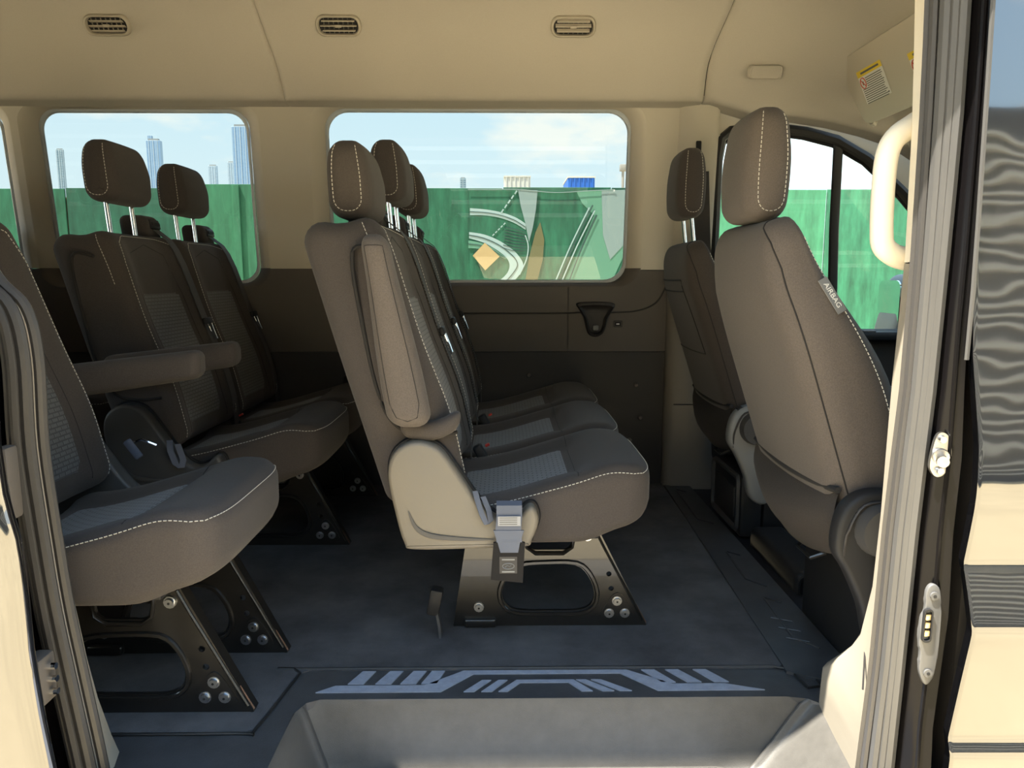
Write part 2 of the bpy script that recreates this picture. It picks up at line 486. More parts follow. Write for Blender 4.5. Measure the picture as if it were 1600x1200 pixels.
pr('printed_tower', zl([(725, 560), (852, 560), (842, 680), (822, 800), (797, 895), (772, 770), (742, 660)], 0), 'print_grey', 4)
pr('printed_sail', zl([(772, 1160), (800, 985), (840, 830), (870, 765), (897, 880), (888, 1010), (850, 1160)], 0), 'print_brown', 3)
pr('printed_sheet', zl([(1105, 565), (1432, 545), (1432, 960), (1345, 1160), (1030, 1160), (1120, 960), (1222, 720), (1140, 640)], 0), 'print_pale', 1)
pr('printed_sheet', zl([(1268, 562), (1432, 548), (1432, 900), (1332, 1010), (1282, 850)], 0), 'print_grey', 2)
for k, (x0, x1, y1, mt) in enumerate(((970, 1190, 670, 'print_white'), (990, 1212, 655, 'print_line'), (1012, 1225, 690, 'print_white'), (1060, 1240, 720, 'print_line'))):
    pr('printed_rope', line([(x0, 1160), ((x0 + x1) / 2 - 8, (1160 + y1) / 2), (x1, y1)], .007), mt, 4)
pr('printed_cord', line([(400, 530), (560, 528), (720, 550), (960, 574), (1200, 562), (1345, 545)], .004), 'print_grey', 5)
pr('printed_mark', line([(1350, 540), (1348, 568)], .008), 'label_white', 5)
# things beyond the fence
def tower_obj(name, px0, px1, ptop, Y, m, label, ct, depth=None, crown=0, group=None):
    k = Y / 1150; x0, x1 = (px0 - 786) * k * .967, (px1 - 786) * k * .967; z1 = .82 + (432 - ptop) * k * 1.02
    r = root(name, ((x0 + x1) / 2, Y, -.7), label, ct, group)
    dp = depth or (x1 - x0) * .35
    bm = BM(); box(bm, ((x0 + x1) / 2, Y + dp / 2, z1 / 2), (x1 - x0, dp, z1), bev=(x1 - x0) * .02, seg=1); from_bm(bm, 'body', m, r, None)
    bm = BM(); box(bm, ((x0 + x1) / 2, Y + dp / 2, z1 + (x1 - x0) * .06), ((x1 - x0) * .7, dp * .7, (x1 - x0) * .14)); from_bm(bm, 'roof_block', 'concrete', r, None)
    if crown:
        bm = BM(); box(bm, (x0 + (x1 - x0) * .25, Y + dp / 2, z1 + crown * k / 2), ((x1 - x0) * .3, dp * .5, crown * k)); from_bm(bm, 'crown', m, r, None)
    for f in (.2, .5, .8):
        bm = BM(); box(bm, (x0 + (x1 - x0) * f, Y - .2, z1 / 2), ((x1 - x0) * .04, .6, z1)); from_bm(bm, 'fin', 'tower_pale', r, None)
tower_obj('skyscraper', 233, 255, 234, 1250, 'tower_blue', 'slim blue glass skyscraper with a stepped crown, left of the smaller headrest', 'skyscraper', crown=7)
tower_obj('skyscraper', 366, 392, 214, 1150, 'tower_blue', 'tall broad blue-grey skyscraper at the right edge of the row three window', 'skyscraper')
tower_obj('tower_mast', 93, 104, 247, 900, 'tower_grey', 'thin grey tower standing alone on the left skyline', 'tower')
tower_obj('apartment_block', 254, 262, 272, 1300, 'tower_pale', 'low pale block beside the slim blue skyscraper', 'building')
tower_obj('apartment_block', 327, 340, 270, 1300, 'tower_pale', 'low pale block just right of the smaller headrest', 'building')
tower_obj('apartment_block', 357, 368, 265, 1300, 'tower_pale', 'mid height pale block left of the broad skyscraper', 'building')
tower_obj('distant_block', 719, 728, 287, 700, 'tower_grey', 'tiny grey block on the skyline above the green fence', 'building')
def shed(name, px0, px1, ptop, Y, m, label, ct):
    k = Y / 1150; x0, x1 = (px0 - 786) * k, (px1 - 786) * k; z1 = .82 + (432 - ptop) * k * 1.04
    r = root(name, ((x0 + x1) / 2, Y, -.7), label, ct)
    bm = BM(); box(bm, ((x0 + x1) / 2, Y + 1.5, (z1 - .7) / 2), (x1 - x0, 3, z1 + .7), bev=.05); from_bm(bm, 'body', m, r, None)
    bm = BM(); box(bm, ((x0 + x1) / 2, Y + 1.5, z1 + .03), ((x1 - x0) * 1.03, 3.1, .08)); from_bm(bm, 'roof', 'white_wall', r, None)
    for q in range(6):
        bm = BM(); box(bm, (x0 + (x1 - x0) * (q + .5) / 6, Y - .02, z1 - 1), (.06, .05, 2)); from_bm(bm, 'rib', m, r, None)
shed('shipping_container', 885, 926, 289, 40, 'blue_metal', 'bright blue container roof showing above the green fence', 'container')
shed('site_hut', 788, 828, 288, 46, 'white_wall', 'pale site hut roof showing above the green fence', 'hut')
rr_ = root('site_pole', (6.6, 40, -.7), 'thin grey pole standing behind the fence near the window corner', 'pole')
bm = BM(); cyl(bm, (6.35, 40, -.7), (6.35, 40, 6.6), .07, 8); from_bm(bm, 'shaft', 'concrete', rr_)
bm = BM(); box(bm, (6.35, 40, 6.5), (.35, .3, .35), bev=.04); from_bm(bm, 'lamp_head', 'concrete', rr_)
# slatted building behind the photographer: it shows as stripes in the black paint
r = root('slatted_building', (0, -9, -.7), 'dark building with pale horizontal slats, mirrored in the black door', 'building')
bm = BM(); box(bm, (4, -9.6, 2.9), (44, 1.0, 7.2)); from_bm(bm, 'facade', 'print_dark', r, None)
for k in range(25):
    bm = BM(); box(bm, (4, -9.05, -.1 + k * .25), (44, .12, .075)); from_bm(bm, 'slat', 'white_wall', r, None)

# ------------------------------------------------------------------ floor
bm = BM()
plate(bm, [(-3.2, 1.24), (-.475, 1.24), (-.455, 1.25), (-.425, 1.44), (-.41, 1.452), (.585, 1.452), (.60, 1.47), (.635, 2.86), (-3.2, 2.86)], (), -.03, axis='Z', at=0)
fl = struct(from_bm(bm, 'floor', 'carpet', None, 30), 'dark blue-black carpeted van floor with dusty wear', 'floor')
bm = BM()
plate(bm, [(-3.2, 1.12), (-.40, 1.12), (-.40, 1.30), (-.385, 1.335), (-.36, 1.347), (.56, 1.347), (.60, 1.338), (.63, 1.31), (.625, 1.12), (.70, 1.12), (.70, 1.47), (-3.2, 1.47)], (), -.03, axis='Z', at=-.003)
from_bm(bm, 'sill_plate', 'floor_plastic', fl, 30)
bm = BM()
tube(bm, cat([(-.80, 1.236, 0), (-.485, 1.236, 0), (-.455, 1.25, 0), (-.425, 1.44, 0), (-.405, 1.456, 0), (.57, 1.456, 0), (.60, 1.47, 0), (.637, 2.82, 0)], 4), .003, 6)
from_bm(bm, 'carpet_edge', 'black_rubber', fl)
# front edge strip and footwell
bm = BM()
plate(bm, [(.592, 1.43), (.70, 1.37), (.735, 1.395), (.735, 2.85), (.64, 2.85)], (), .008, axis='Z', at=-.004)
from_bm(bm, 'edge_strip', 'floor_plastic', fl, 30)
for y0, y1 in ((1.52, 1.78), (1.85, 2.1), (2.35, 2.75)):
    bm = BM(); tube(bm, [(.70, y0, .005), (.66, y0 + .05, .005), (.668, y1, .005), (.70, y1 - .03, .005)], .0025, 5); from_bm(bm, 'ridge', 'floor_plastic', fl)
for k in range(3):
    bm = BM(); tube(bm, [(.645, 1.57 + k * .05, .005), (.69, 1.55 + k * .05, .005)], .002, 5); from_bm(bm, 'ridge', 'floor_plastic', fl)
bm = BM(); box(bm, (1.22, 2.0, -.05), (1.0, 1.75, .04)); from_bm(bm, 'footwell_mat', 'footwell', fl)
bm = BM(); box(bm, (.80, 2.0, -.02), (.14, 1.7, .022), bev=.008); from_bm(bm, 'footwell_lip', 'footwell', fl)
bm = BM(); box(bm, (.70, 1.27, -.02), (.12, .2, .02), bev=.006); from_bm(bm, 'corner_plate', 'footwell', fl)
# grey tread graphics
def tread(pts):
    bm = BM(); plate(bm, [(a, b) for a, b in pts], (), .0022, axis='Z', at=-.003); from_bm(bm, 'tread_strip', 'tread_grey', fl, None)
def gx(px, Y): return (px - 786) / 1150 * math.hypot(Y, .82) * .946
YA, YB, YC, YD = 1.369, 1.393, 1.415, 1.448
def gp(px, y): return (gx(px, y), y)
tread([gp(500, YA), gp(690, YA), gp(740, YD - .013), gp(965, YD - .013), gp(1022, YA), gp(1186, YA), gp(1125, YB), gp(1045, YB), gp(975, YD), gp(725, YD), gp(665, YB), gp(530, YB)])
for p0, p1 in ((548, 572), (590, 614), (628, 650), (660, 678)): tread([gp(p0, YB + .006), gp(p0 + 24, YB + .006), gp(p1 + 18, YD), gp(p1 - 2, YD)])
for p0, p1 in ((1050, 1018), (1090, 1055), (1132, 1098)): tread([gp(p0 - 22, YB + .006), gp(p0, YB + .006), gp(p1, YD), gp(p1 - 20, YD)])
for p0, p1 in ((725, 755), (752, 780)): tread([gp(p0, YA), gp(p0 + 16, YA), gp(p1 + 12, YB + .018), gp(p1 - 2, YB + .018)])
for p0, p1 in ((982, 935), (955, 912)): tread([gp(p0 - 18, YA), gp(p0, YA), gp(p1, YB + .018), gp(p1 - 15, YB + .018)])
tread([gp(778, YA), gp(792, YA), gp(812, YB + .008), gp(885, YB + .008), gp(905, YA), gp(922, YA), gp(893, YB + .018), gp(806, YB + .018)])
# step well
bm = BM()
top = cat([(-.40, 1.02), (-.40, 1.27), (-.392, 1.322), (-.355, 1.347), (0, 1.347), (.55, 1.347), (.60, 1.338), (.63, 1.30), (.627, 1.02)], 5)
low = cat([(-.345, 1.02), (-.345, 1.25), (-.335, 1.30), (-.30, 1.322), (0, 1.322), (.44, 1.322), (.475, 1.31), (.495, 1.27), (.50, 1.02)], 5)
rows = []
for t, z in ((0, -.004), (.015, -.003), (.06, -.006), (.14, -.014), (.28, -.035), (.6, -.085), (.85, -.122), (.95, -.134), (1.03, -.138)):
    rows.append([Vector((a.x + (b.x - a.x) * t, a.y + (b.y - a.y) * t, z)) for a, b in zip(top, low)])
V = loft(bm, rows)
bm.faces.new(V[-1])
sw = struct(from_bm(bm, 'step_well', 'step_plastic', None, 50), 'moulded grey plastic entry step well in the door opening', 'step')
bm = BM(); plate(bm, rrect(-.29, .44, .9, 1.305, .03), (), .004, axis='Z', at=-.138); from_bm(bm, 'step_tread', 'tread_grey', sw)
bm = BM(); tube(bm, [(p[0], p[1], -.134) for p in rrect(-.30, .45, .9, 1.315, .035)], .003, 6, closed=True); from_bm(bm, 'tread_rim', 'step_plastic', sw)
bm = BM(); box(bm, (-1.3, 1.09, -.4), (1.76, .1, .8)); box(bm, (.9, 1.1, -.4), (.5, .06, .8)); box(bm, (0, 2.0, -.25), (6.2, 1.5, .06))
struct(from_bm(bm, 'underbody', 'black_panel', None, None), 'black sill and underbody below the van floor', 'underbody')

# ------------------------------------------------------------------ far wall
def WY(z): return 2.85 if z <= .85 else 2.85 - .10 * (z - .85)
def lean(o_bm, add=0):
    for v in o_bm.verts: v.co.y += WY(v.co.z) + add
wins = {'window_1': rrect(-1.70, -.945, .802, 1.420, .065, 7), 'window_2': rrect(-.650, .470, .804, 1.424, .075, 7), 'window_3': rrect(-2.75, -1.845, .80, 1.418, .065, 7)}
def grow(outl, d):
    cx = (min(p[0] for p in outl) + max(p[0] for p in outl)) / 2; cz = (min(p[1] for p in outl) + max(p[1] for p in outl)) / 2
    hx = max(p[0] for p in outl) - cx; hz = max(p[1] for p in outl) - cz
    return [(cx + (x - cx) * (hx + d) / hx, cz + (z - cz) * (hz + d) / hz) for x, z in outl]
def grow2(o, dx, dz):
    cx = (min(p[0] for p in o) + max(p[0] for p in o)) / 2; cz = (min(p[1] for p in o) + max(p[1] for p in o)) / 2
    hx = max(p[0] for p in o) - cx; hz = max(p[1] for p in o) - cz
    return [(cx + (x - cx) * (hx + dx) / hx, cz + (z - cz) * (hz + dz) / hz) for x, z in o]
def cutcopy(src, x0, x1, z0, z1):
    b = src.copy()
    for co, no in (((x0, 0, 0), (-1, 0, 0)), ((x1, 0, 0), (1, 0, 0)), ((0, 0, z0), (0, 0, -1)), ((0, 0, z1), (0, 0, 1))):
        bmesh.ops.bisect_plane(b, geom=b.verts[:] + b.edges[:] + b.faces[:], plane_co=co, plane_no=no, clear_outer=True)
    return b
src = BM()
plate(src, [(-3.2, -.02), (.80, -.02), (.80, 1.47), (-3.2, 1.47)], [grow2(o, .058, .022)[::-1] for o in wins.values()], .03, axis='Y', at=0)
# densify vertically so that the lean bends
for z in (.85,): bmesh.ops.bisect_plane(src, geom=src.verts[:] + src.edges[:] + src.faces[:], plane_co=(0, 0, z), plane_no=(0, 0, 1))
wf = root('wall_left', (0, 2.84, 0), 'far side wall of the van with beige pillars over dark lower panels', 'wall', kind='structure')
for (x0, x1, z0, z1, mt, nm) in (
        (-3.2, -1.35, .8505, 1.47, 'beige_plastic', 'pillar_trim'), (-1.349, -.20, .8505, 1.47, 'beige_plastic', 'pillar_trim'), (-.197, .80, .846, 1.47, 'beige_plastic', 'pillar_trim'),
        (-3.2, -.83, .532, .850, 'dark_panel', 'wall_panel'), (-.827, -.50, .532, .850, 'dark_panel', 'wall_panel'), (-.497, .250, .682, .850, 'dark_panel', 'wall_panel'),
        (-.497, .250, .532, .679, 'dark_panel', 'wall_panel'), (.253, .632, .532, .843, 'dark_panel', 'wall_panel')):
    b = cutcopy(src, x0, x1, z0, z1); lean(b); from_bm(b, nm, mt, wf, 30)
bk_ = src.copy()
for v in bk_.verts: v.co.y = v.co.y * .3
lean(bk_, .032); from_bm(bk_, 'wall_backing', 'black_panel', wf, 30)
src.free()
bm = BM(); box(bm, (-1.28, 2.872, .26), (3.82, .04, .54)); from_bm(bm, 'lower_panel', 'black_panel', wf, None)
bm = BM(); tube(bm, cat([(-.5, 2.849, .6805), (.20, 2.849, .6805), (.29, 2.849, .683), (.42, 2.849, .683), (.52, 2.849, .69), (.59, 2.849, .72), (.625, 2.849, .78)], 5), .0035, 6); from_bm(bm, 'groove', 'black_panel', wf)
for x, z in ((.52, .40), (.54, .27), (.5, .18), (.1, .44)):
    bm = BM(); cyl(bm, (x, 2.846, z), (x, 2.838, z), .009, 10, .006); from_bm(bm, 'clip', 'dark_panel', wf)
# wheel arch cover seen between rows two and three
bm = BM(); tube(bm, [(-.62, 2.83, 0), (-.63, 2.83, .3), (-.60, 2.83, .43), (-.52, 2.83, .50), (-.42, 2.83, .50)], .02, 8); from_bm(bm, 'arch_trim', 'black_panel', wf)
# front pillar: second facet and lower trim
bm = BM()
rows = []
for z in (.846, .95, 1.1, 1.25, 1.38, 1.46):
    y = WY(z)
    rows.append([Vector((.645, y + .002, z)), Vector((.655, y - .012, z)), Vector((.70, y - .03, z)), Vector((.775, y - .03, z)), Vector((.79, y - .015, z)), Vector((.80, y + .03, z))])
loft(bm, rows); from_bm(bm, 'front_pillar_cover', 'beige_plastic', wf, 60)
bm = BM(); rows = []
for z, dx in ((-.03, .05), (.05, .03), (.12, .01), (.25, 0), (.5, 0), (.845, 0)):
    rows.append([Vector((.634, 2.87, z)), Vector((.638, 2.825, z)), Vector((.66, 2.806, z)), Vector((.76 + dx, 2.80, z)), Vector((.80 + dx, 2.81, z)), Vector((.83 + dx, 2.87, z))])
loft(bm, rows); from_bm(bm, 'lower_pillar_cover', 'pillar_grey', wf, 60)
bm = BM(); tube(bm, [(.66, 2.803, .33), (.79, 2.797, .33)], .0015, 4); from_bm(bm, 'trim_joint', 'seam', wf)
# moulded cup holder and usb socket
bm = BM()
oc = [(.290, .722), (.424, .720), (.420, .690), (.405, .665), (.398, .63), (.385, .60), (.357, .588), (.330, .60), (.318, .635), (.310, .665), (.294, .692)]
oc = [(p.x, p.y) for p in cat([(a, b, 0) for a, b in oc], 4, True)]
inn = [(.357 + (x - .357) * .66, .665 + (z - .665) * .72) for x, z in oc]
rows = [[Vector((x, 2.852, z)) for x, z in oc], [Vector((x, 2.828, z)) for x, z in grow(oc, -.004)], [Vector((x, 2.824, z)) for x, z in grow(oc, -.012)],
        [Vector((x, 2.842, z - .004)) for x, z in inn], [Vector((.357 + (x - .357) * .5, 2.846, .65 + (z - .65) * .7)) for x, z in inn]]
V = loft(bm, rows, closed_row=True); bm.faces.new(V[-1]); ch = from_bm(bm, 'cup_holder', 'black_panel', wf, 50)
bm = BM(); box(bm, (.357, 2.832, .625), (.022, .012, .02), bev=.004); from_bm(bm, 'latch', 'grey_plastic', ch)
bm = BM(); plate(bm, rrect(.427, .462, .626, .652, .004), [rrect(.431, .458, .630, .648, .003)[::-1]], -.006, axis='Y', at=2.851); us = from_bm(bm, 'usb_socket', 'black_panel', wf, 30)
bm = BM(); box(bm, (.4445, 2.8485, .639), (.024, .003, .015)); from_bm(bm, 'port', 'dark_void', us)
bm = BM(); box(bm, (.4445, 2.8465, .6385), (.012, .002, .004)); from_bm(bm, 'port_contact', 'bolt', us)
# windows: flared surround, seal, pane
WL = {'window_1': 'row three side window with a dark tinted pane', 'window_2': 'large row two side window with a dark tinted pane', 'window_3': 'rearmost side window cut by the left edge of the photo'}
for nm, o in wins.items():
    wr = root(nm, (0, 2.84, .8), WL[nm], 'window', kind='structure')
    def ring(d, y, d2=None): return [Vector((x, WY(z) + y, z)) for x, z in grow2(o, d if d2 is None else d2, d)]
    full = BM()
    loft(full, [ring(.0235, .0, .060), ring(.021, .0015, .052), ring(.018, .006, .042), ring(.014, .014, .031), ring(.010, .026, .019), ring(.007, .047, .008)], closed_row=True)
    up = full.copy(); bmesh.ops.bisect_plane(up, geom=up.verts[:] + up.edges[:] + up.faces[:], plane_co=(0, 0, .852), plane_no=(0, 0, -1), clear_outer=True)
    bmesh.ops.bisect_plane(full, geom=full.verts[:] + full.edges[:] + full.faces[:], plane_co=(0, 0, .852), plane_no=(0, 0, 1), clear_outer=True)
    from_bm(up, 'upper_surround', 'beige_plastic', wr, 50); from_bm(full, 'lower_surround', 'dark_panel', wr, 50)
    bm = BM(); loft(bm, [ring(.008, .042), ring(.0, .040), ring(-.004, .044), ring(-.004, .052)], closed_row=True); from_bm(bm, 'seal', 'window_seal', wr, 50)
    bm = BM(); tube(bm, ring(.0015, .051), .004, 6, closed=True, upv=(0, 1, 0)); from_bm(bm, 'seal_shadow_gap', 'black_rubber', wr, 50)  # black tube stands in for the shadow gap between seal and pane
    bm = BM(); bm.faces.new([bm.verts.new(p) for p in ring(.02, .054)]); from_bm(bm, 'pane', 'privacy_glass', wr, None)

# ------------------------------------------------------------------ headliner
PR = [(2.795, 1.428), (2.745, 1.434), (2.728, 1.436), (2.716, 1.444), (2.706, 1.462), (2.686, 1.52), (2.655, 1.60), (2.61, 1.68), (2.545, 1.745), (2.44, 1.785), (2.25, 1.805), (1.98, 1.81), (1.7, 1.805), (1.45, 1.78), (1.32, 1.73), (1.25, 1.65), (1.21, 1.55), (1.20, 1.45)]
PR = [(p.x, p.y) for p in cat([(a, b, 0) for a, b in PR], 3)]
def headl(x, d=0, drop=0, pull=0):
    out = []
    for y, z in PR:
        k = sm(1.43, 1.75, z)
        out.append(Vector((x(z) if callable(x) else x, y - (d if y > 2 else -d) * (.4 + .6 * (1 - k)), z - d * k - drop * k - (pull * (1 - k) if y > 2 else 0))))
    return out
ce = root('ceiling', (0, 2, 1.43), 'beige cloth headliner arching over the cabin in three sections', 'ceiling', kind='structure')
def seamx(z): return -.77 - .05 * sm(1.45, 1.74, z)
def seamf(z): return .715 + .06 * sm(1.52, 1.76, z)
def section(rows, nm):
    bm = BM(); loft(bm, rows); from_bm(bm, nm, 'headliner', ce, 70)
section([headl(-3.2), headl(-2), headl(-1.4), headl(lambda z: seamx(z) - .02), headl(lambda z: seamx(z) - .006, -.001), headl(lambda z: seamx(z) + .001, -.011)], 'headliner_section')
section([headl(lambda z: seamx(z) + .000, -.011), headl(lambda z: seamx(z) + .004, .001), headl(lambda z: seamx(z) + .02, .004), headl(-.4, .004), headl(.2, .004), headl(lambda z: seamf(z) - .03, .004), headl(lambda z: seamf(z) - .008, .002), headl(lambda z: seamf(z) - .002, -.012)], 'headliner_section')
section([headl(lambda z: seamf(z) + .001, -.016), headl(lambda z: seamf(z) + .006, -.008), headl(lambda z: seamf(z) + .03, -.006), headl(.9, -.004, .05, .045), headl(1.05, .002, .12, .05), headl(1.18, .006, .20, .07), headl(1.30, .012, .26, .10), headl(1.42, .02, .31, .14), headl(1.56, .05, .36, .24)], 'headliner_section')
bm = BM()
oo = rrect(-.055, .055, -.021, .021, .012)
Rm = Matrix.Rotation(math.radians(20), 3, 'X')
rows = [[Vector((.905, 2.648, 1.515)) + Rm @ Vector((u * s, -h, v * s)) for u, v in oo] for s, h in ((1.08, -.012), (1.06, .002), (1, .006), (.94, .006), (.9, .003))]
V = loft(bm, rows, closed_row=True); bm.faces.new(V[-1]); from_bm(bm, 'hook_cover', 'headliner', ce, 50)
# outer roof and shell
bm = BM(); box(bm, (-.85, 2.0, 1.88), (4.9, 1.95, .05)); box(bm, (-.3, 1.09, 1.60), (2.2, .12, .60)); box(bm, (-.85, 2.9, 1.66), (4.9, .06, .42))
box(bm, (-3.25, 2.0, .3), (.05, 1.9, 1.2)); box(bm, (-3.25, 2.0, 1.7), (.05, 1.9, .4))
struct(from_bm(bm, 'roof', 'van_paint', None, None), 'black outer roof and shell of the van', 'roof')
# air vents
for q, (vx, lab) in enumerate(((-1.318, 'oval beige ceiling air vent above the row three window'), (-.548, 'oval beige ceiling air vent left of the large window'), (.238, 'oval beige ceiling air vent above the large window'))):
    cz, cy = 1.649, 2.617
    ang = math.radians(29)
    Rv = Matrix.Rotation(ang, 3, 'X')
    if q > 0: cy -= .004
    r = root('air_vent', (vx, cy, cz), lab, 'air vent', 'ceiling air vents')
    def T(u, h, v): return Vector((vx, cy, cz)) + Rv @ Vector((u, -h, v))
    bm = BM()
    o2 = rrect(-.072, .072, -.030, .030, .026)
    V = loft(bm, [[T(u * s, h, v * s2) for u, v in o2] for s, s2, h in ((1.05, 1.12, -.01), (1.045, 1.1, .003), (1.0, 1.0, .007), (.95, .9, .007), (.91, .82, .001), (.90, .80, -.012))], closed_row=True)
    from_bm(bm, 'bezel', 'vent_plastic', r, 50)
    bm = BM(); bm.faces.new([bm.verts.new(T(u * .91, -.006, v * .82)) for u, v in o2]); from_bm(bm, 'duct', 'dark_void', r, None)
    tilt = (-.006, .001, .007)[q]
    for v in (-.015, 0, .015):
        wl = .060 if v == 0 else .055
        bm = BM(); bm_v = [T(-wl, .003, v - .003), T(wl, .003, v - .003), T(wl, .005, v + .003), T(-wl, .005, v + .003)]
        rows = [[T(-wl, h, v + dv), T(wl, h, v + dv)] for h, dv in ((.004, -.0018), (.0045, .0018), (-.004, .002 + tilt), (-.005, -.0016 + tilt))]
        loft(bm, rows, closed_col=True); from_bm(bm, 'slat', 'vent_plastic', r, None)
    for k in range(7):
        u = -.048 + k * .016
        bm = BM(); rows = [[T(u - .0012, h, -.022), T(u + .0012, h, -.022), T(u + .0012, h, .022), T(u - .0012, h, .022)] for h in (-.004, .0)]
        loft(bm, rows, closed_row=True); from_bm(bm, 'vane', 'vent_plastic', r, None)
    bm = BM(); c = T(0, .006, 0); box(bm, c, (.022, .006, .009), Rv, .002); from_bm(bm, 'thumb_tab', 'vent_plastic', r)

# ------------------------------------------------------------------ driver door on the far side
dd = root('door_1', (.8, 2.86, 0), 'driver door on the far side with a black framed clear window', 'door', kind='structure')
wo_ = [(.812, .60), (.806, .95), (.80, 1.26), (.808, 1.325), (.84, 1.352), (.975, 1.366), (1.12, 1.350), (1.237, 1.322), (1.36, 1.258), (1.51, 1.135), (1.64, 1.005), (1.72, .90), (1.74, .60)]
def lean2(b, add=0):
    for v in b.verts: v.co.y += WY(v.co.z) + add
bm = BM(); plate(bm, [(.79, -.02), (1.95, -.02), (1.95, 1.0), (1.72, 1.22), (1.5, 1.42), (1.35, 1.50), (.79, 1.52)], [wo_[::-1]], .03, axis='Y', at=0)
for z in (.62, .85): bmesh.ops.bisect_plane(bm, geom=bm.verts[:] + bm.edges[:] + bm.faces[:], plane_co=(0, 0, z), plane_no=(0, 0, 1))
up = cutcopy(bm, .7, 2, .62, 1.6); lo_ = cutcopy(bm, .7, 2, -.1, .62); bm.free()
lean2(up, .01); lean2(lo_, .0); from_bm(up, 'upper_trim', 'beige_plastic', dd, 30); from_bm(lo_, 'door_panel', 'black_panel', dd, 30)
fr = [Vector((x, WY(z) + .012, z)) for x, z in wo_]
bm = BM(); tube(bm, fr + [], .019, 8, closed=True, upv=(0, 1, 0)); from_bm(bm, 'window_frame', 'black_rubber', dd)
bm = BM(); tube(bm, [Vector((x * 1.0 + (.012 if x < 1 else .0), WY(z) + .035, z - .012)) for x, z in wo_], .014, 6, closed=True, upv=(0, 1, 0)); from_bm(bm, 'glass_channel', 'black_plastic', dd)
bm = BM(); tube(bm, [Vector((1.248, WY(1.33) + .02, 1.33)), Vector((1.266, WY(1.0) + .02, 1.0)), Vector((1.288, WY(.6) + .02, .6))], .019, 8, sx=1, sy=.6); from_bm(bm, 'divider_bar', 'black_rubber', dd)
bm = BM(); bm.faces.new([bm.verts.new((x, WY(z) + .03, z)) for x, z in wo_]); from_bm(bm, 'pane', 'clear_glass', dd, None)
bm = BM(); box(bm, (1.35, 2.815, .595), (.95, .06, .035), bev=.012); from_bm(bm, 'sill_cap', 'black_plastic', dd)
bm = BM(); box(bm, (1.40, 2.80, .614), (.05, .02, .008), bev=.003); from_bm(bm, 'lock_pin_plate', 'grey_plastic', dd)
bm = BM(); tube(bm, [(1.60, 2.70, 1.33), (1.75, 2.72, 1.14), (1.95, 2.74, .92)], .05, 8); from_bm(bm, 'front_post', 'beige_plastic', dd)
mr = root('wing_mirror', (1.62, 2.98, .55), 'door mirror outside the driver window, half hidden by the pillar', 'mirror')
bm = BM(); sb = Soft(.05, .10, .13, .04, lambda p: Vector((1.66 + p.x + .03 * (p.z / .13), 3.06 + p.y, .70 + p.z)), (3, 4, 4)); from_bm(sb.bm(), 'housing', 'grey_plastic', mr)
bm = BM(); plate(bm, [(p[0], p[1]) for p in rrect(2.975, 3.145, .595, .805, .035)], (), -.006, axis='X', at=1.609); from_bm(bm, 'mirror_glass', 'chrome', mr)
bm = BM(); box(bm, (1.67, 2.93, .60), (.06, .1, .05), bev=.012); from_bm(bm, 'mount', 'black_plastic', mr)
# windscreen, dash
ws = root('window_4', (1.9, 2, .8), 'windscreen at the front of the cab', 'window', kind='structure')
bm = BM(); bm.faces.new([bm.verts.new(p) for p in ((1.52, 1.25, 1.50), (1.52, 2.72, 1.50), (2.25, 2.80, .80), (2.25, 1.15, .80))]); from_bm(bm, 'pane', 'clear_glass', ws, None)
bm = BM(); box(bm, (2.05, 2.0, .42), (.5, 1.7, .72), bev=.06); box(bm, (2.25, 2.0, -.2), (.1, 1.75, .9))
struct(from_bm(bm, 'dashboard', 'black_plastic', None), 'black dashboard at the front of the cab', 'dashboard')
# sun visor
vz = root('sun_visor', (1.28, 2.55, 1.33), 'grey-beige driver sun visor with warning stickers, top right', 'sun visor')
VA, VB, VC = Vector((1.155, 2.635, 1.55)), Vector((1.155, 2.10, 1.55)), Vector((1.252, 2.10, 1.335))
def vq(s, t, h=0):
    """s along the visor from the outer end, t downwards"""
    a = VA.lerp(VB, s); b = Vector((1.252, 2.635, 1.335)).lerp(VC, s); p = a.lerp(b, t)
    return p + Vector((-.91, 0, -.41)) * h
oo = []
for s, t in [(.12, .0), (1, .0), (1, 1), (.13, 1.0), (.07, .97), (.045, .90), (.015, .62), (.0, .30), (.02, .12), (.05, .03)]: oo.append((s, t))
oo = [(p.x, p.y) for p in cat([(a, b, 0) for a, b in oo[3:] + oo[:1]], 4)] + [(1, 0), (1, 1)]
def vring(sc, h): return [vq(.5 + (s - .5) * sc, .5 + (t - .5) * sc, h) for s, t in oo]
bm = BM(); V = loft(bm, [vring(.97, -.010), vring(1, -.004), vring(1, .004), vring(.985, .009), vring(.97, .010)], closed_row=True); bm.faces.new(V[0]); bm.faces.new(V[-1]); from_bm(bm, 'pad', 'beige_plastic', vz, 50)
def vlabel(s0, s1, t0, t1, nm, m, h, par, sk=.0):
    bm = BM(); q = [vq(s0, t0, h), vq(s1, t0, h), vq(s1 + sk, t1, h), vq(s0 + sk, t1, h)]
    bm.faces.new([bm.verts.new(p) for p in q]); return from_bm(bm, nm, m, par, None)
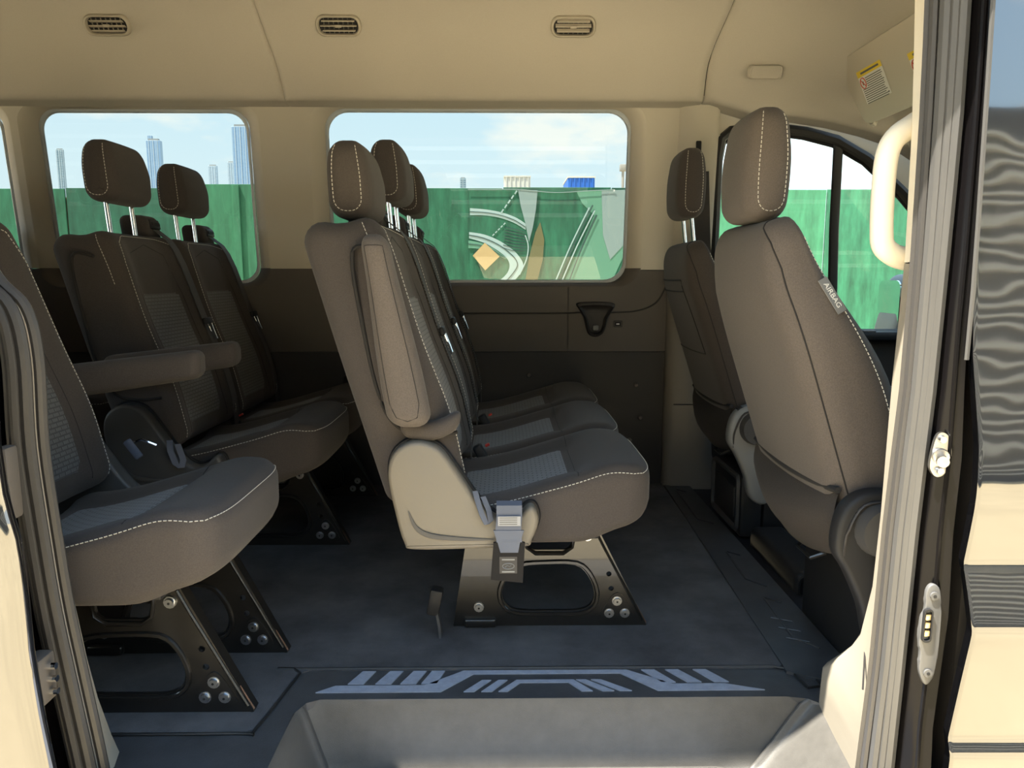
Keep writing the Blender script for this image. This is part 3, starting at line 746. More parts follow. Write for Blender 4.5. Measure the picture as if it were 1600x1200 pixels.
for s0, s1, t0, t1 in ((.165, .455, .27, .73), (.715, .93, .38, .80)):
    lb = vlabel(s0, s1, t0, t1, 'warning_label', 'label_white', .0112, vz)
    vlabel(s0, s1, t0, t0 + .085, 'label_header', 'label_yellow', .0118, lb)
    vlabel(s0 + .045, s1 - .03, t0 + .028, t0 + .055, 'header_lettering', 'print_dark', .0122, lb)
    for k in range(13):
        t = t0 + .115 + k * .028
        a = s0 + (.075 if k < 5 else .012)
        vlabel(a, s1 - .012 - random.random() * .03, t, t + .012, 'print_line', 'print_dark', .0118, lb)
    bm = BM(); cc = [(s0 + .04 + .03 * math.cos(a), t0 + .175 + .075 * math.sin(a)) for a in [2 * PI * k / 16 for k in range(16)]]
    tube(bm, [vq(s, t, .012) for s, t in cc], .0016, 4, closed=True); tube(bm, [vq(*cc[2], .012), vq(*cc[10], .012)], .0013, 4)
    from_bm(bm, 'prohibition_symbol', 'print_red', lb)
    vlabel(s0 + .03, s0 + .046, t0 + .15, t0 + .20, 'pictogram', 'print_dark', .0117, lb)
    vlabel(s1 - .025, s1 - .012, t1 - .045, t1 - .025, 'corner_mark', 'print_dark', .0118, lb)
bm = BM(); tube(bm, [vq(.10, .985, 0), vq(.08, 1.03, -.01), Vector((1.30, 2.66, 1.36))], .009, 8); from_bm(bm, 'hinge_arm', 'beige_plastic', vz)

# ------------------------------------------------------------------ near side door frame (right of the opening)
bp = root('trim_1', (.62, 1.15, 0), 'beige pillar trim with grey rubber seal at the right of the door opening', 'pillar', kind='structure')
SH = .010
ZS = [-.06, 0, .03, .07, .11, .15, .2, .3, .43, .55, .65, .75, .85, .95, 1.05, 1.15, 1.25, 1.42]
SIN = [(-.06, .578), (.02, .582), (.19, .591), (.457, .597), (.658, .607), (.85, .608), (1.03, .606), (1.207, .601), (1.42, .59)]
SOUT = [(-.06, .627), (.02, .630), (.244, .634), (.457, .638), (.658, .646), (1.03, .653), (1.207, .651), (1.42, .645)]
TIN = [(-.06, .622), (.0, .620), (.07, .617), (.105, .618), (.14, .620), (.2, .621), (.3, .624), (.43, .627), (.647, .629), (.837, .635), (1.067, .630), (1.235, .620), (1.42, .61)]
TDEP = [(-.06, 1.345), (.02, 1.335), (.075, 1.325), (.12, 1.27), (.18, 1.21), (.25, 1.18), (.4, 1.175), (1.42, 1.175)]
bm = BM(); rows = []
for z in ZS:
    xs, xt, yd = interp(SIN, z) + .008, interp(TIN, z), interp(TDEP, z)
    rows.append([Vector((xs + .004, 1.112, z)), Vector((xs + .012, 1.122, z)), Vector((xt - .004, yd - .012, z)), Vector((xt + .002, yd, z)), Vector((xt + .02, yd + .02, z)), Vector((xt + .10, yd + .12 if z > .12 else yd + .03, z)), Vector((xt + .13, 1.14, z))])
loft(bm, rows)
lo_ = bm.copy()
bmesh.ops.bisect_plane(bm, geom=bm.verts[:] + bm.edges[:] + bm.faces[:], plane_co=(0, 0, .842), plane_no=(0, 0, -1), clear_outer=True)
bmesh.ops.bisect_plane(lo_, geom=lo_.verts[:] + lo_.edges[:] + lo_.faces[:], plane_co=(0, 0, .840), plane_no=(0, 0, 1), clear_outer=True)
mat('pillar_beige', (.27, .242, .195), .6, bump=(700, .1))
from_bm(bm, 'upper_trim', 'cream_plastic', bp, 50); from_bm(lo_, 'lower_trim', 'pillar_beige', bp, 50)
bm = BM(); tube(bm, [(interp(TIN, .19) - .003, 1.172, .19), (interp(SIN, .15), 1.115, .150)], .0015, 4); from_bm(bm, 'trim_joint', 'seam', bp)
# ribbed rubber seal: four lips side by side
for k, (f, y, rr, mt) in enumerate(((.06, 1.108, .007, 'rubber'), (.30, 1.096, .009, 'rubber_grey'), (.56, 1.092, .009, 'rubber_grey'), (.82, 1.090, .0105, 'rubber_grey'))):
    bm = BM(); tube(bm, [(interp(SIN, z) + .013 + (interp(SOUT, z) - interp(SIN, z) - .011) * f, y, z) for z in ZS], rr, 8); from_bm(bm, 'seal_lip', mt, bp)
bm = BM(); rows = [[Vector((interp(SIN, z) + .003, 1.113, z)), Vector((interp(SOUT, z) - .002, 1.096, z)), Vector((interp(SOUT, z) + .002, 1.12, z))] for z in ZS]; loft(bm, rows); from_bm(bm, 'seal_base', 'rubber', bp)
# black painted door jamb
jb = root('trim_2', (.66, 1.1, 0), 'glossy black painted door jamb between the seal and the front door', 'door jamb', kind='structure')
bm = BM(); rows = []
PE = [(-.06, .685), (.07, .681), (.113, .679), (.3, .688), (.391, .683), (.575, .687), (.705, .677), (.822, .678), (1.183, .670), (1.42, .66)]
for z in ZS:
    a, b = interp(SOUT, z), interp(PE, z) + .004
    rows.append([Vector((a - .004, 1.13, z)), Vector((a + .002, 1.105, z)), Vector((a + .006, 1.095, z)), Vector((a + (b - a) * .45, 1.082, z)), Vector((a + (b - a) * .55, 1.072, z)), Vector((b - .004, 1.066, z)), Vector((b + .002, 1.075, z))])
loft(bm, rows); from_bm(bm, 'jamb_skin', 'jamb_paint', jb, 60)
bm = BM(); tube(bm, [(interp(SOUT, z) + (interp(PE, z) - interp(SOUT, z)) * .58, 1.068, z) for z in ZS], .0035, 6); from_bm(bm, 'jamb_bead', 'jamb_paint', jb)
# striker
sk = root('door_striker', (.657, 1.08, .55), 'shiny metal door striker pin bolted to the black jamb', 'striker')
bm = BM(); os_ = [(p.x, p.y) for p in cat([(.640, .545, 0), (.646, .582, 0), (.656, .590, 0), (.667, .580, 0), (.671, .556, 0), (.664, .528, 0), (.652, .522, 0), (.643, .530, 0)], 4, True)]
plate(bm, os_, (), -.006, axis='Y', at=1.079); from_bm(bm, 'plate', 'steel', sk, 40)
bm = BM(); cyl(bm, (.655, 1.075, .555), (.641, 1.045, .553), .0065, 12); pn = from_bm(bm, 'pin', 'steel', sk)
bm = BM(); cyl(bm, (.6425, 1.048, .5531), (.640, 1.041, .553), .0085, 12); from_bm(bm, 'pin_head', 'steel', pn)
bm = BM(); cyl(bm, (.656, 1.074, .555), (.652, 1.066, .5545), .011, 14); from_bm(bm, 'collar', 'steel', sk)
for x, z in ((.654, .580), (.654, .532)):
    bm = BM(); cyl(bm, (x, 1.073, z), (x, 1.067, z), .0065, 10, .005); from_bm(bm, 'screw', 'bolt', sk)
# contact plate
cp = root('contact_plate', (.66, 1.08, .19), 'grey oval electrical contact plate low on the black jamb', 'contact plate')
bm = BM(); oc = [(p.x, p.y) for p in cat([(.650, .345, 0), (.659, .356, 0), (.671, .345, 0), (.675, .300, 0), (.674, .220, 0), (.667, .196, 0), (.658, .193, 0), (.649, .215, 0), (.648, .245, 0), (.645, .262, 0), (.645, .300, 0), (.650, .315, 0)], 4, True)]
plate(bm, oc, (), -.008, axis='Y', at=1.078, bev=.002); from_bm(bm, 'body', 'contact_grey', cp, 40)
bm = BM(); plate(bm, rrect(.646, .660, .264, .318, .006), [rrect(.648, .658, .267, .315, .004)[::-1]], -.005, axis='Y', at=1.070); from_bm(bm, 'contact_frame', 'black_plastic', cp, 40)
mat('brass', (.72, .55, .30), .3, metal=1)
for k in range(3):
    bm = BM(); box(bm, (.653, 1.068, .279 + k * .013), (.009, .006, .010), bev=.0015); from_bm(bm, 'contact_pin', 'brass', cp)
for z in (.338, .212):
    bm = BM(); cyl(bm, (.661, 1.071, z), (.661, 1.067, z), .0065, 12); sc_ = from_bm(bm, 'screw', 'contact_grey', cp)
    bm = BM(); cyl(bm, (.661, 1.0672, z), (.661, 1.0662, z), .0028, 6); from_bm(bm, 'screw_socket', 'dark_void', sc_)
cp.location.y -= .013; cp.location.x -= .004; sk.location.y -= .006
# front passenger door: skin whose swage lines turn the reflection between ground and building
pdr = root('door_2', (.7, 1.03, 0), 'glossy black front passenger door at the right edge of the photo', 'door', kind='structure')
prof = [(1.45, 9.0), (1.15, 8.0), (1.00, 7.8), (.80, 7.6), (.62, 7.4), (.54, 6.5), (.515, 3.5), (.495, -1.5), (.47, -6), (.41, -8), (.398, -6), (.390, 18.5), (.375, 18), (.35, 16), (.325, 14.2), (.308, 12.8), (.302, 8), (.295, -4), (.27, -7), (.20, -6), (.13, -6), (.118, -4), (.113, 20), (.096, 19), (.091, 0), (.088, -6), (.0, -7), (-.06, -7), (-.5, -8)]
bm = BM(); rows = []
def tiltat(z): return interp([(a, b) for a, b in prof[::-1]], z)
zz = [1.45 - k * .008 for k in range(245)]
y = 1.075; ys = []
for k, z in enumerate(zz):
    if k: y -= math.tan(math.radians(tiltat(z))) * .008
    ys.append(y)
off = 1.032 - ys[min(range(len(zz)), key=lambda i: abs(zz[i] - .6))]
for z, y in zip(zz, ys):
    xe = interp(PE, z); y += off
    rows.append([Vector((xe + .010, y + .03, z)), Vector((xe + .002, y + .006, z)), Vector((xe + .0005, y + .002, z)), Vector((xe + .003, y, z)), Vector((xe + .0055, y - .0001, z)), Vector((xe + .008, y - .00015, z)), Vector((xe + .08, y - .001, z)), Vector((xe + .3, y - .003, z)), Vector((1.9, y + .0, z))])
loft(bm, rows)
sk_ = cutcopy(bm, .5, 2.5, -.52, .88); tp_ = cutcopy(bm, .5, .80, .88, 1.46); bm.free()
from_bm(sk_, 'door_skin', 'black_paint', pdr, 60); from_bm(tp_, 'window_post', 'black_paint', pdr, 60)
bm = BM(); tube(bm, [(interp(PE, z) - .002, 1.058, z) for z in (.70, .8, .9, 1.0, 1.1, 1.2, 1.42)], .0035, 6); from_bm(bm, 'edge_seal', 'rubber_grey', pdr)
bm = BM(); bm.faces.new([bm.verts.new(p) for p in ((.80, 1.06, .88), (1.75, 1.06, .88), (1.5, 1.11, 1.4), (.80, 1.11, 1.4))]); from_bm(bm, 'pane', 'clear_glass', pdr, None)
bm = BM(); box(bm, (1.3, 1.14, .42), (1.15, .08, .9), bev=.02); from_bm(bm, 'inner_panel', 'black_panel', pdr)
# grab handle
gh = root('grab_handle', (.64, 1.22, .83), 'bright cream D-shaped grab handle on the door pillar', 'handle')
path = cat([(.70, 1.235, 1.070), (.665, 1.21, 1.064), (.640, 1.195, 1.052), (.612, 1.185, 1.033), (.600, 1.182, 1.005), (.598, 1.182, .95), (.600, 1.182, .893), (.606, 1.184, .868), (.630, 1.192, .853), (.665, 1.21, .848), (.70, 1.23, .845)], 5)
bm = BM(); tube(bm, path, [.0175 + .004 * abs(k / (len(path) - 1) * 2 - 1) ** 3 for k in range(len(path))], 12, sx=1, sy=.9, upv=(0, 1, 0)); from_bm(bm, 'grip', 'cream_plastic', gh)
for z, s in ((1.066, 1), (.843, -1)):
    bm = BM(); tube(bm, [(.668, 1.182, z + .022), (.648, 1.174, z + .014), (.640, 1.172, z - .010 * s), (.648, 1.176, z - .022)], .001, 4); from_bm(bm, 'cap_joint', 'seam', gh)

# ------------------------------------------------------------------ near side, left of the opening
lt = root('trim_3', (-.72, 1.12, 0), 'dark ribbed door seal and beige trim at the left of the opening', 'pillar', kind='structure')
SL = cat([(-.80, 1.105, 1.42), (-.80, 1.105, 1.1), (-.795, 1.105, .90), (-.765, 1.105, .82), (-.728, 1.105, .775), (-.716, 1.105, .70), (-.720, 1.105, .563), (-.712, 1.105, .41), (-.704, 1.105, .30), (-.690, 1.105, .18), (-.672, 1.105, .03), (-.660, 1.105, -.1)], 5)
for k, (dx, y, rr, mt) in enumerate(((.016, 1.112, .008, 'rubber'), (.003, 1.098, .009, 'rubber'), (-.012, 1.095, .0085, 'rubber'), (-.024, 1.10, .007, 'rubber'))):
    bm = BM(); tube(bm, [p + Vector((dx, y - 1.105, 0)) for p in SL], rr, 8, upv=(0, 1, 0)); from_bm(bm, 'seal_lip', mt, lt)
bm = BM(); rows = []
for z, a in ((-.02, -.655), (.03, -.672), (.1, -.690), (.17, -.702), (.282, -.716), (.4, -.728), (.6, -.74), (.78, -.75)):
    rows.append([Vector((a - .03, 1.115, z)), Vector((a - .004, 1.135, z)), Vector((a, 1.15, z)), Vector((a - .012, 1.19, z)), Vector((a - .10, 1.20, z))])
loft(bm, rows); from_bm(bm, 'lower_trim', 'pillar_beige', lt, 60)
bm = BM(); plate(bm, [(-3.2, -.5), (-.70, -.5), (-.722, .1), (-.745, .3), (-.752, .6), (-.758, .75), (-.785, .79), (-.80, .85), (-.80, 1.47), (-3.2, 1.47)], [rrect(-2.9, -1.35, .86, 1.38, .06)[::-1]], .05, axis='Y', at=1.11)
from_bm(bm, 'quarter_panel', 'jamb_paint', lt, 30)
bm = BM(); bm.faces.new([bm.verts.new((x, 1.14, z)) for x, z in rrect(-2.92, -1.33, .84, 1.40, .06)]); from_bm(bm, 'quarter_pane', 'privacy_glass', lt, None)
# opened sliding door at the far left
sl = root('door_3', (-.7, 1.0, -.3), 'opened black sliding door whose glossy edge shows at far left', 'door', kind='structure')
LE = [(-.5, -.63), (.0, -.634), (.1, -.642), (.2, -.652), (.3, -.658), (.40, -.658), (.46, -.660), (.52, -.672), (.6, -.676), (.7, -.672), (.8, -.70), (1.4, -.80)]
bm = BM(); rows = []
for k in range(60):
    z = -.5 + k * 1.9 / 59
    x = interp(LE, z); y = .955 + .02 * sm(.5, 1.3, z)
    rows.append([Vector((x - 1.3, y, z)), Vector((x - .12, y - .002, z)), Vector((x - .03, y, z)), Vector((x - .010, y + .004, z)), Vector((x - .002, y + .012, z)), Vector((x, y + .022, z)), Vector((x - .008, y + .034, z)), Vector((x - .03, y + .042, z)), Vector((x - .045, y + .075, z)), Vector((x - 1.3, y + .078, z))])
loft(bm, rows, closed_row=True); from_bm(bm, 'door_shell', 'black_paint', sl, 60)
bm = BM(); tube(bm, [(interp(LE, z) - .034, 1.012, z) for z in (-.3, .0, .1, .2, .3, .4, .5, .6, .7, .78)], .008, 6); from_bm(bm, 'edge_seal', 'black_rubber', sl)
bm = BM(); box(bm, (-.694, 1.035, .225), (.028, .04, .075), bev=.006); lk = from_bm(bm, 'contact_block', 'dark_panel', sl)
for k in range(3):
    bm = BM(); cyl(bm, (-.682, 1.035, .205 + k * .02), (-.668, 1.035, .205 + k * .02), .005, 8); from_bm(bm, 'contact_pin', 'chrome', lk)
bm = BM(); box(bm, (-.728, 1.06, .52), (.02, .03, .11), bev=.006); from_bm(bm, 'bump_stop', 'dark_panel', sl)

# ------------------------------------------------------------------ passenger seats
T0 = math.radians(16.6); UPV = Vector((-math.sin(T0), 0, math.cos(T0))); FWV = Vector((math.cos(T0), 0, math.sin(T0)))
def back_fn(p):
    a, y, h = p
    k = (h + .3) / .6
    if a > 0:
        a -= .020 * (1 - sm(.10, .17, abs(y))) * sm(0, .07, a) * (1 - .5 * sm(.7, 1, k))
        a += .012 * math.exp(-((k - .28) / .2) ** 2)
    y *= 1 - .075 * sm(.45, 1, k) ** 1.5
    if a < 0: a *= 1.32
    if k > .8 and a > 0: a *= 1 - .12 * sm(.8, 1, k)
    h += .020 * sm(0, -.07, a) * sm(.75, 1, k) + .006 * sm(.6, 1, k)
    return Vector((-.148, 0, .35)) + UPV * (h + .3) + FWV * a + Vector((0, y, 0))
BK = Soft(.075, .219, .30, .042, back_fn, (4, 14, 16))
def cush_fn(p):
    x, y, z = p
    t = (x + .225) / .45
    z0 = z
    z -= (z + .085) / .17 * .078 * (1 - sm(.05, .9, t))
    if z0 > 0:
        f = z0 / .085
        z -= .016 * f * (1 - sm(.11, .16, abs(y))) * (1 - sm(.60, .68, t))
        z -= .010 * f * math.exp(-((t - .64) / .035) ** 2) * (1 - sm(.13, .19, abs(y)))
        z += .006 * f * math.exp(-((t - .82) / .12) ** 2)
    else:
        z += .035 * sm(.65, 1, t) * (-z0 / .085)
    x -= .018 * sm(.0, -.085, z0) * sm(.5, 1, t)
    x -= .032 * (abs(y) / .219) ** 5 * sm(.55, 1, t)
    y *= 1 - .05 * sm(.55, 1, t)
    return Vector((.095 + x * 1.02 + .004, y, .335 + z))
CU = Soft(.225, .219, .085, .036, cush_fn, (18, 14, 4))
def hr_fn(p):
    x, y, z = p
    k = (z + .083) / .166
    if x > 0: x *= 1.0 - .30 * sm(.45, 1, k); x += .012 * (1 - (y / .125) ** 2) * .6
    else: x *= 1.0 - .10 * sm(.6, 1, k)
    y *= 1 - .10 * sm(.5, 1, k) - .06 * sm(.5, 0, k)
    return Vector((x - .03 * z, y, z))
HR = Soft(.046, .122, .083, .036, hr_fn, (5, 8, 7))
def shell(bms): return bms
def fpath(s, pts, r=.0016):
    b = BM(); tube(b, s.path(pts, .012, .0), r, 5); return b
def st(s, *paths):
    b = BM()
    for p in paths: stitches(b, s.path(p))
    return b
def u_side(s, sg, x0, x1, z0, z1, rad=.03):
    y = sg * s.h[1]; o = [(x0, y, z1)]
    for k in range(7):
        a = PI + PI / 2 * k / 6; o.append((x0 + rad + rad * math.cos(a), y, z0 + rad + rad * math.sin(a)))
    for k in range(7):
        a = 1.5 * PI + PI / 2 * k / 6; o.append((x1 - rad + rad * math.cos(a), y, z0 + rad + rad * math.sin(a)))
    o.append((x1, y, z1)); return o
ARM_UP = [(-.278, .886), (-.268, .900), (-.245, .903), (-.225, .886), (-.20, .80), (-.155, .62), (-.141, .575), (-.152, .538), (-.185, .522), (-.218, .538), (-.236, .59), (-.258, .72)]
ARM_DN = [(-.225, .575), (-.21, .545), (-.18, .535), (-.05, .565), (.10, .592), (.128, .602), (.135, .625), (.122, .650), (.095, .655), (-.05, .638), (-.19, .615), (-.215, .60)]
COVER = [(-.236, .42), (-.220, .468), (-.178, .489), (-.132, .474), (-.095, .425), (-.060, .372), (-.030, .338), (.0, .322), (.030, .330), (.052, .350), (.066, .346), (.073, .318), (.060, .280), (.045, .264), (-.05, .261), (-.185, .259), (-.206, .275), (-.222, .335)]
def prism_y(outl, y0, y1, bev, n=4):
    b = BM(); o = [(p.x, p.y) for p in cat([(a, c, 0) for a, c in outl], n, True)]
    rows = []
    s = 1 if y1 > y0 else -1
    for d, y in ((-bev, y0), (-bev * .3, y0 + s * bev * .3), (0, y0 + s * bev), (0, y1 - s * bev), (-bev * .3, y1 - s * bev * .3), (-bev, y1)):
        cx = sum(p[0] for p in o) / len(o); cz = sum(p[1] for p in o) / len(o)
        q = []
        for i, (x, z) in enumerate(o):
            a = o[i - 1]; c = o[(i + 1) % len(o)]
            tx, tz = c[0] - a[0], c[1] - a[1]; L = math.hypot(tx, tz) or 1
            nx, nz = tz / L, -tx / L
            if (x - cx) * nx + (z - cz) * nz < 0 and False: nx, nz = -nx, -nz
            q.append(Vector((x + nx * d * SGN(o), y, z + nz * d * SGN(o))))
        rows.append(q)
    V = loft(b, rows, closed_row=True); b.faces.new(V[0][::-1]); b.faces.new(V[-1]); return b
def SGN(o):
    A = sum(o[i][0] * o[(i + 1) % len(o)][1] - o[(i + 1) % len(o)][0] * o[i][1] for i in range(len(o)))
    return 1 if A > 0 else -1
def au_fn(p):
    x, y, z = p; k = (z + .192) / .384
    x *= 1.08 - .42 * sm(.15, 1, k)
    return Vector((-.186 - .066 * k + x, -.256 + y, .52 + .384 * k * .995))
AU = Soft(.041, .036, .192, .032, au_fn, (5, 4, 12))
def arm_down(sg):
    def f(p):
        x, y, z = p; k = (x + .178) / .356
        z *= 1.12 - .2 * k
        return Vector((-.215 + .345 * k, sg * .256 + y, .578 + .046 * k + z))
    return Soft(.178, .033, .035, .022, f, (12, 4, 4))
def leg_bm():
    b = BM()
    outer = [(-.116, .012), (-.116, 0), (.337, 0), (.334, .012), (.232, .205), (.205, .256), (-.072, .256), (-.090, .18)]
    hole = [(p.x, p.y) for p in cat([(-.004, .085, 0), (.006, .055, 0), (.035, .040, 0), (.11, .038, 0), (.180, .040, 0), (.207, .055, 0), (.214, .085, 0), (.198, .125, 0), (.168, .150, 0), (.10, .152, 0), (.040, .146, 0), (.012, .122, 0)], 3, True)]
    up = rrect(.055, .160, .188, .24, .02, 4)
    small = [[(cx + .0065 * math.cos(-a), cz + .0065 * math.sin(-a)) for a in [2 * PI * k / 8 for k in range(8)]] for cx, cz in ((.248, .128), (.254, .092))]
    plate(b, outer, [hole[::-1], up[::-1], *small], .008, axis='Y', at=-.004)
    return b
def rim_bm():
    b = BM()
    tube(b, [(p.x, -.005, p.y) for p in cat([(-.010, .085, 0), (.0, .050, 0), (.033, .033, 0), (.11, .031, 0), (.182, .033, 0), (.214, .050, 0), (.221, .085, 0), (.204, .129, 0), (.172, .156, 0), (.10, .158, 0), (.036, .152, 0), (.006, .126, 0)], 3, True)], .0055, 6, closed=True, upv=(0, 1, 0)); return b
def flange(a, c, w_, th):
    b = BM(); a, c = Vector((a[0], 0, a[1])), Vector((c[0], 0, c[1])); d = (c - a).normalized(); n = Vector((d.z, 0, -d.x)) * th
    rows = [[p + n + Vector((0, -.005, 0)), p + n + Vector((0, w_, 0)), p - n + Vector((0, w_, 0)), p - n + Vector((0, -.005, 0))] for p in (a, c)]
    V = loft(b, rows, closed_row=True); b.faces.new(V[0][::-1]); b.faces.new(V[1]); return b
def one_bolt(x, z, r):
    def f():
        b = BM(); cyl(b, (x, -.004, z), (x, -.008, z), r * 1.25, 12); cyl(b, (x, -.008, z), (x, -.013, z), r, 10, r * .85); return b
    return f
def bolt_hole(x, z):
    def f(): b = BM(); cyl(b, (x, -.0132, z), (x, -.0136, z), .0026, 6); return b
    return f
def leg(parent, loc):
    L = part('leg', 'leg', leg_bm, 'black_metal', parent, loc, 30)
    part('pressed_rim', 'legrim', rim_bm, 'black_metal', L)
    part('front_flange', 'legf', lambda: flange((.337, .0), (.212, .25), .022, .003), 'black_metal', L, smooth=None)
    part('rear_flange', 'legr', lambda: flange((-.116, .0), (-.078, .25), .022, .003), 'black_metal', L, smooth=None)
    part('upper_rib', 'legu', lambda: (lambda b: (tube(b, [(.045, -.005, .235), (.055, -.006, .195), (.075, -.006, .180), (.14, -.006, .180), (.160, -.006, .195), (.168, -.005, .235)], .005, 6), b)[1])(BM()), 'black_metal', L)
    for k, (x, z) in enumerate(((.268, .062), (.250, .032), (.287, .032), (-.058, .048), (-.062, .207), (.196, .222))):
        q = part('bolt', 'legb%d' % k, one_bolt(x, z, .0095), 'bolt', L)
        part('bolt_socket', 'legbs%d' % k, bolt_hole(x, z), 'dark_void', L)
    part('front_bead', 'legfb', lambda: (lambda b: (tube(b, [(.330, -.006, .014), (.232, -.006, .200), (.210, -.006, .245)], .0035, 6), b)[1])(BM()), 'black_metal', L)
    part('bolt_pad', 'legp', lambda: (lambda b: (plate(b, [(p.x, p.y) for p in cat([(.232, .018, 0), (.302, .018, 0), (.305, .036, 0), (.280, .076, 0), (.262, .080, 0), (.240, .05, 0)], 3, True)], (), -.003, axis='Y', at=-.004), b)[1])(BM()), 'black_metal', L, smooth=30)
    part('foot_clamp', 'legc', lambda: (lambda b: (box(b, (-.055, -.008, .012), (.075, .02, .02), bev=.004), b)[1])(BM()), 'black_metal', L)
    part('rust_edge', 'legk', lambda: (lambda b: (tube(b, [(.338, .0, .004), (.327, .0, .024), (.313, 0, .05)], .0028, 5), b)[1])(BM()), 'rust', L)
    return L
def belt_bm():
    b = BM(); pts = [BK.at((.075, .182, h), .004) for h in (.285, .25, .2, .15, .1, .05, 0, -.05, -.1, -.15, -.20, -.235)]
    pts = [Vector((-.300, .178, .965))] + pts + [Vector((-.085, .20, .335))]
    ribbon(b, pts, (0, .022, 0), .0009); return b
def tongue_bm():
    b = BM(); c = BK.at((.075, .182, .02), .010); R = Matrix.Rotation(-T0, 3, 'Y')
    box(b, c, (.012, .056, .022), R, .004); return b
def tongue_metal():
    b = BM(); c = BK.at((.075, .182, -.022), .010)
    tube(b, [c + Vector((0, -.013, 0)) + UPV * .04, c + Vector((.004, -.013, 0)) - UPV * .018, c + Vector((.004, .013, 0)) - UPV * .018, c + Vector((0, .013, 0)) + UPV * .04], .0028, 6); return b
HSG = Soft(.042, .052, .050, .022, lambda p: Vector((-.338 + p.x - .12 * p.z, .165 + p.y, .955 + p.z)), (3, 3, 3))
def bez_bm():
    b = BM(); R = Matrix.Rotation(-.25, 3, 'Y')
    box(b, (-.302, .172, .978), (.014, .066, .030), R, .005); return b
def slot_bm():
    b = BM(); R = Matrix.Rotation(-.25, 3, 'Y'); box(b, (-.2945, .172, .980), (.004, .05, .010), R, .001); return b
def post_bm(y, ztop):
    def f(): b = BM(); cyl(b, (-.318, y, .90), (-.329, y, ztop), .0065, 12); return b
    return f
def guide_bm(y):
    def f(): b = BM(); cyl(b, (-.319, y, .915), (-.321, y, .938), .017, 14, .014); return b
    return f
def buckle_bm():
    b = BM(); R = Matrix.Rotation(-.5, 3, 'Y'); box(b, (-.058, .215, .345), (.026, .028, .06), R, .005); return b
def buckle_btn():
    b = BM(); R = Matrix.Rotation(-.5, 3, 'Y'); box(b, (-.0425, .215, .3725), (.012, .016, .006), R, .0015); return b
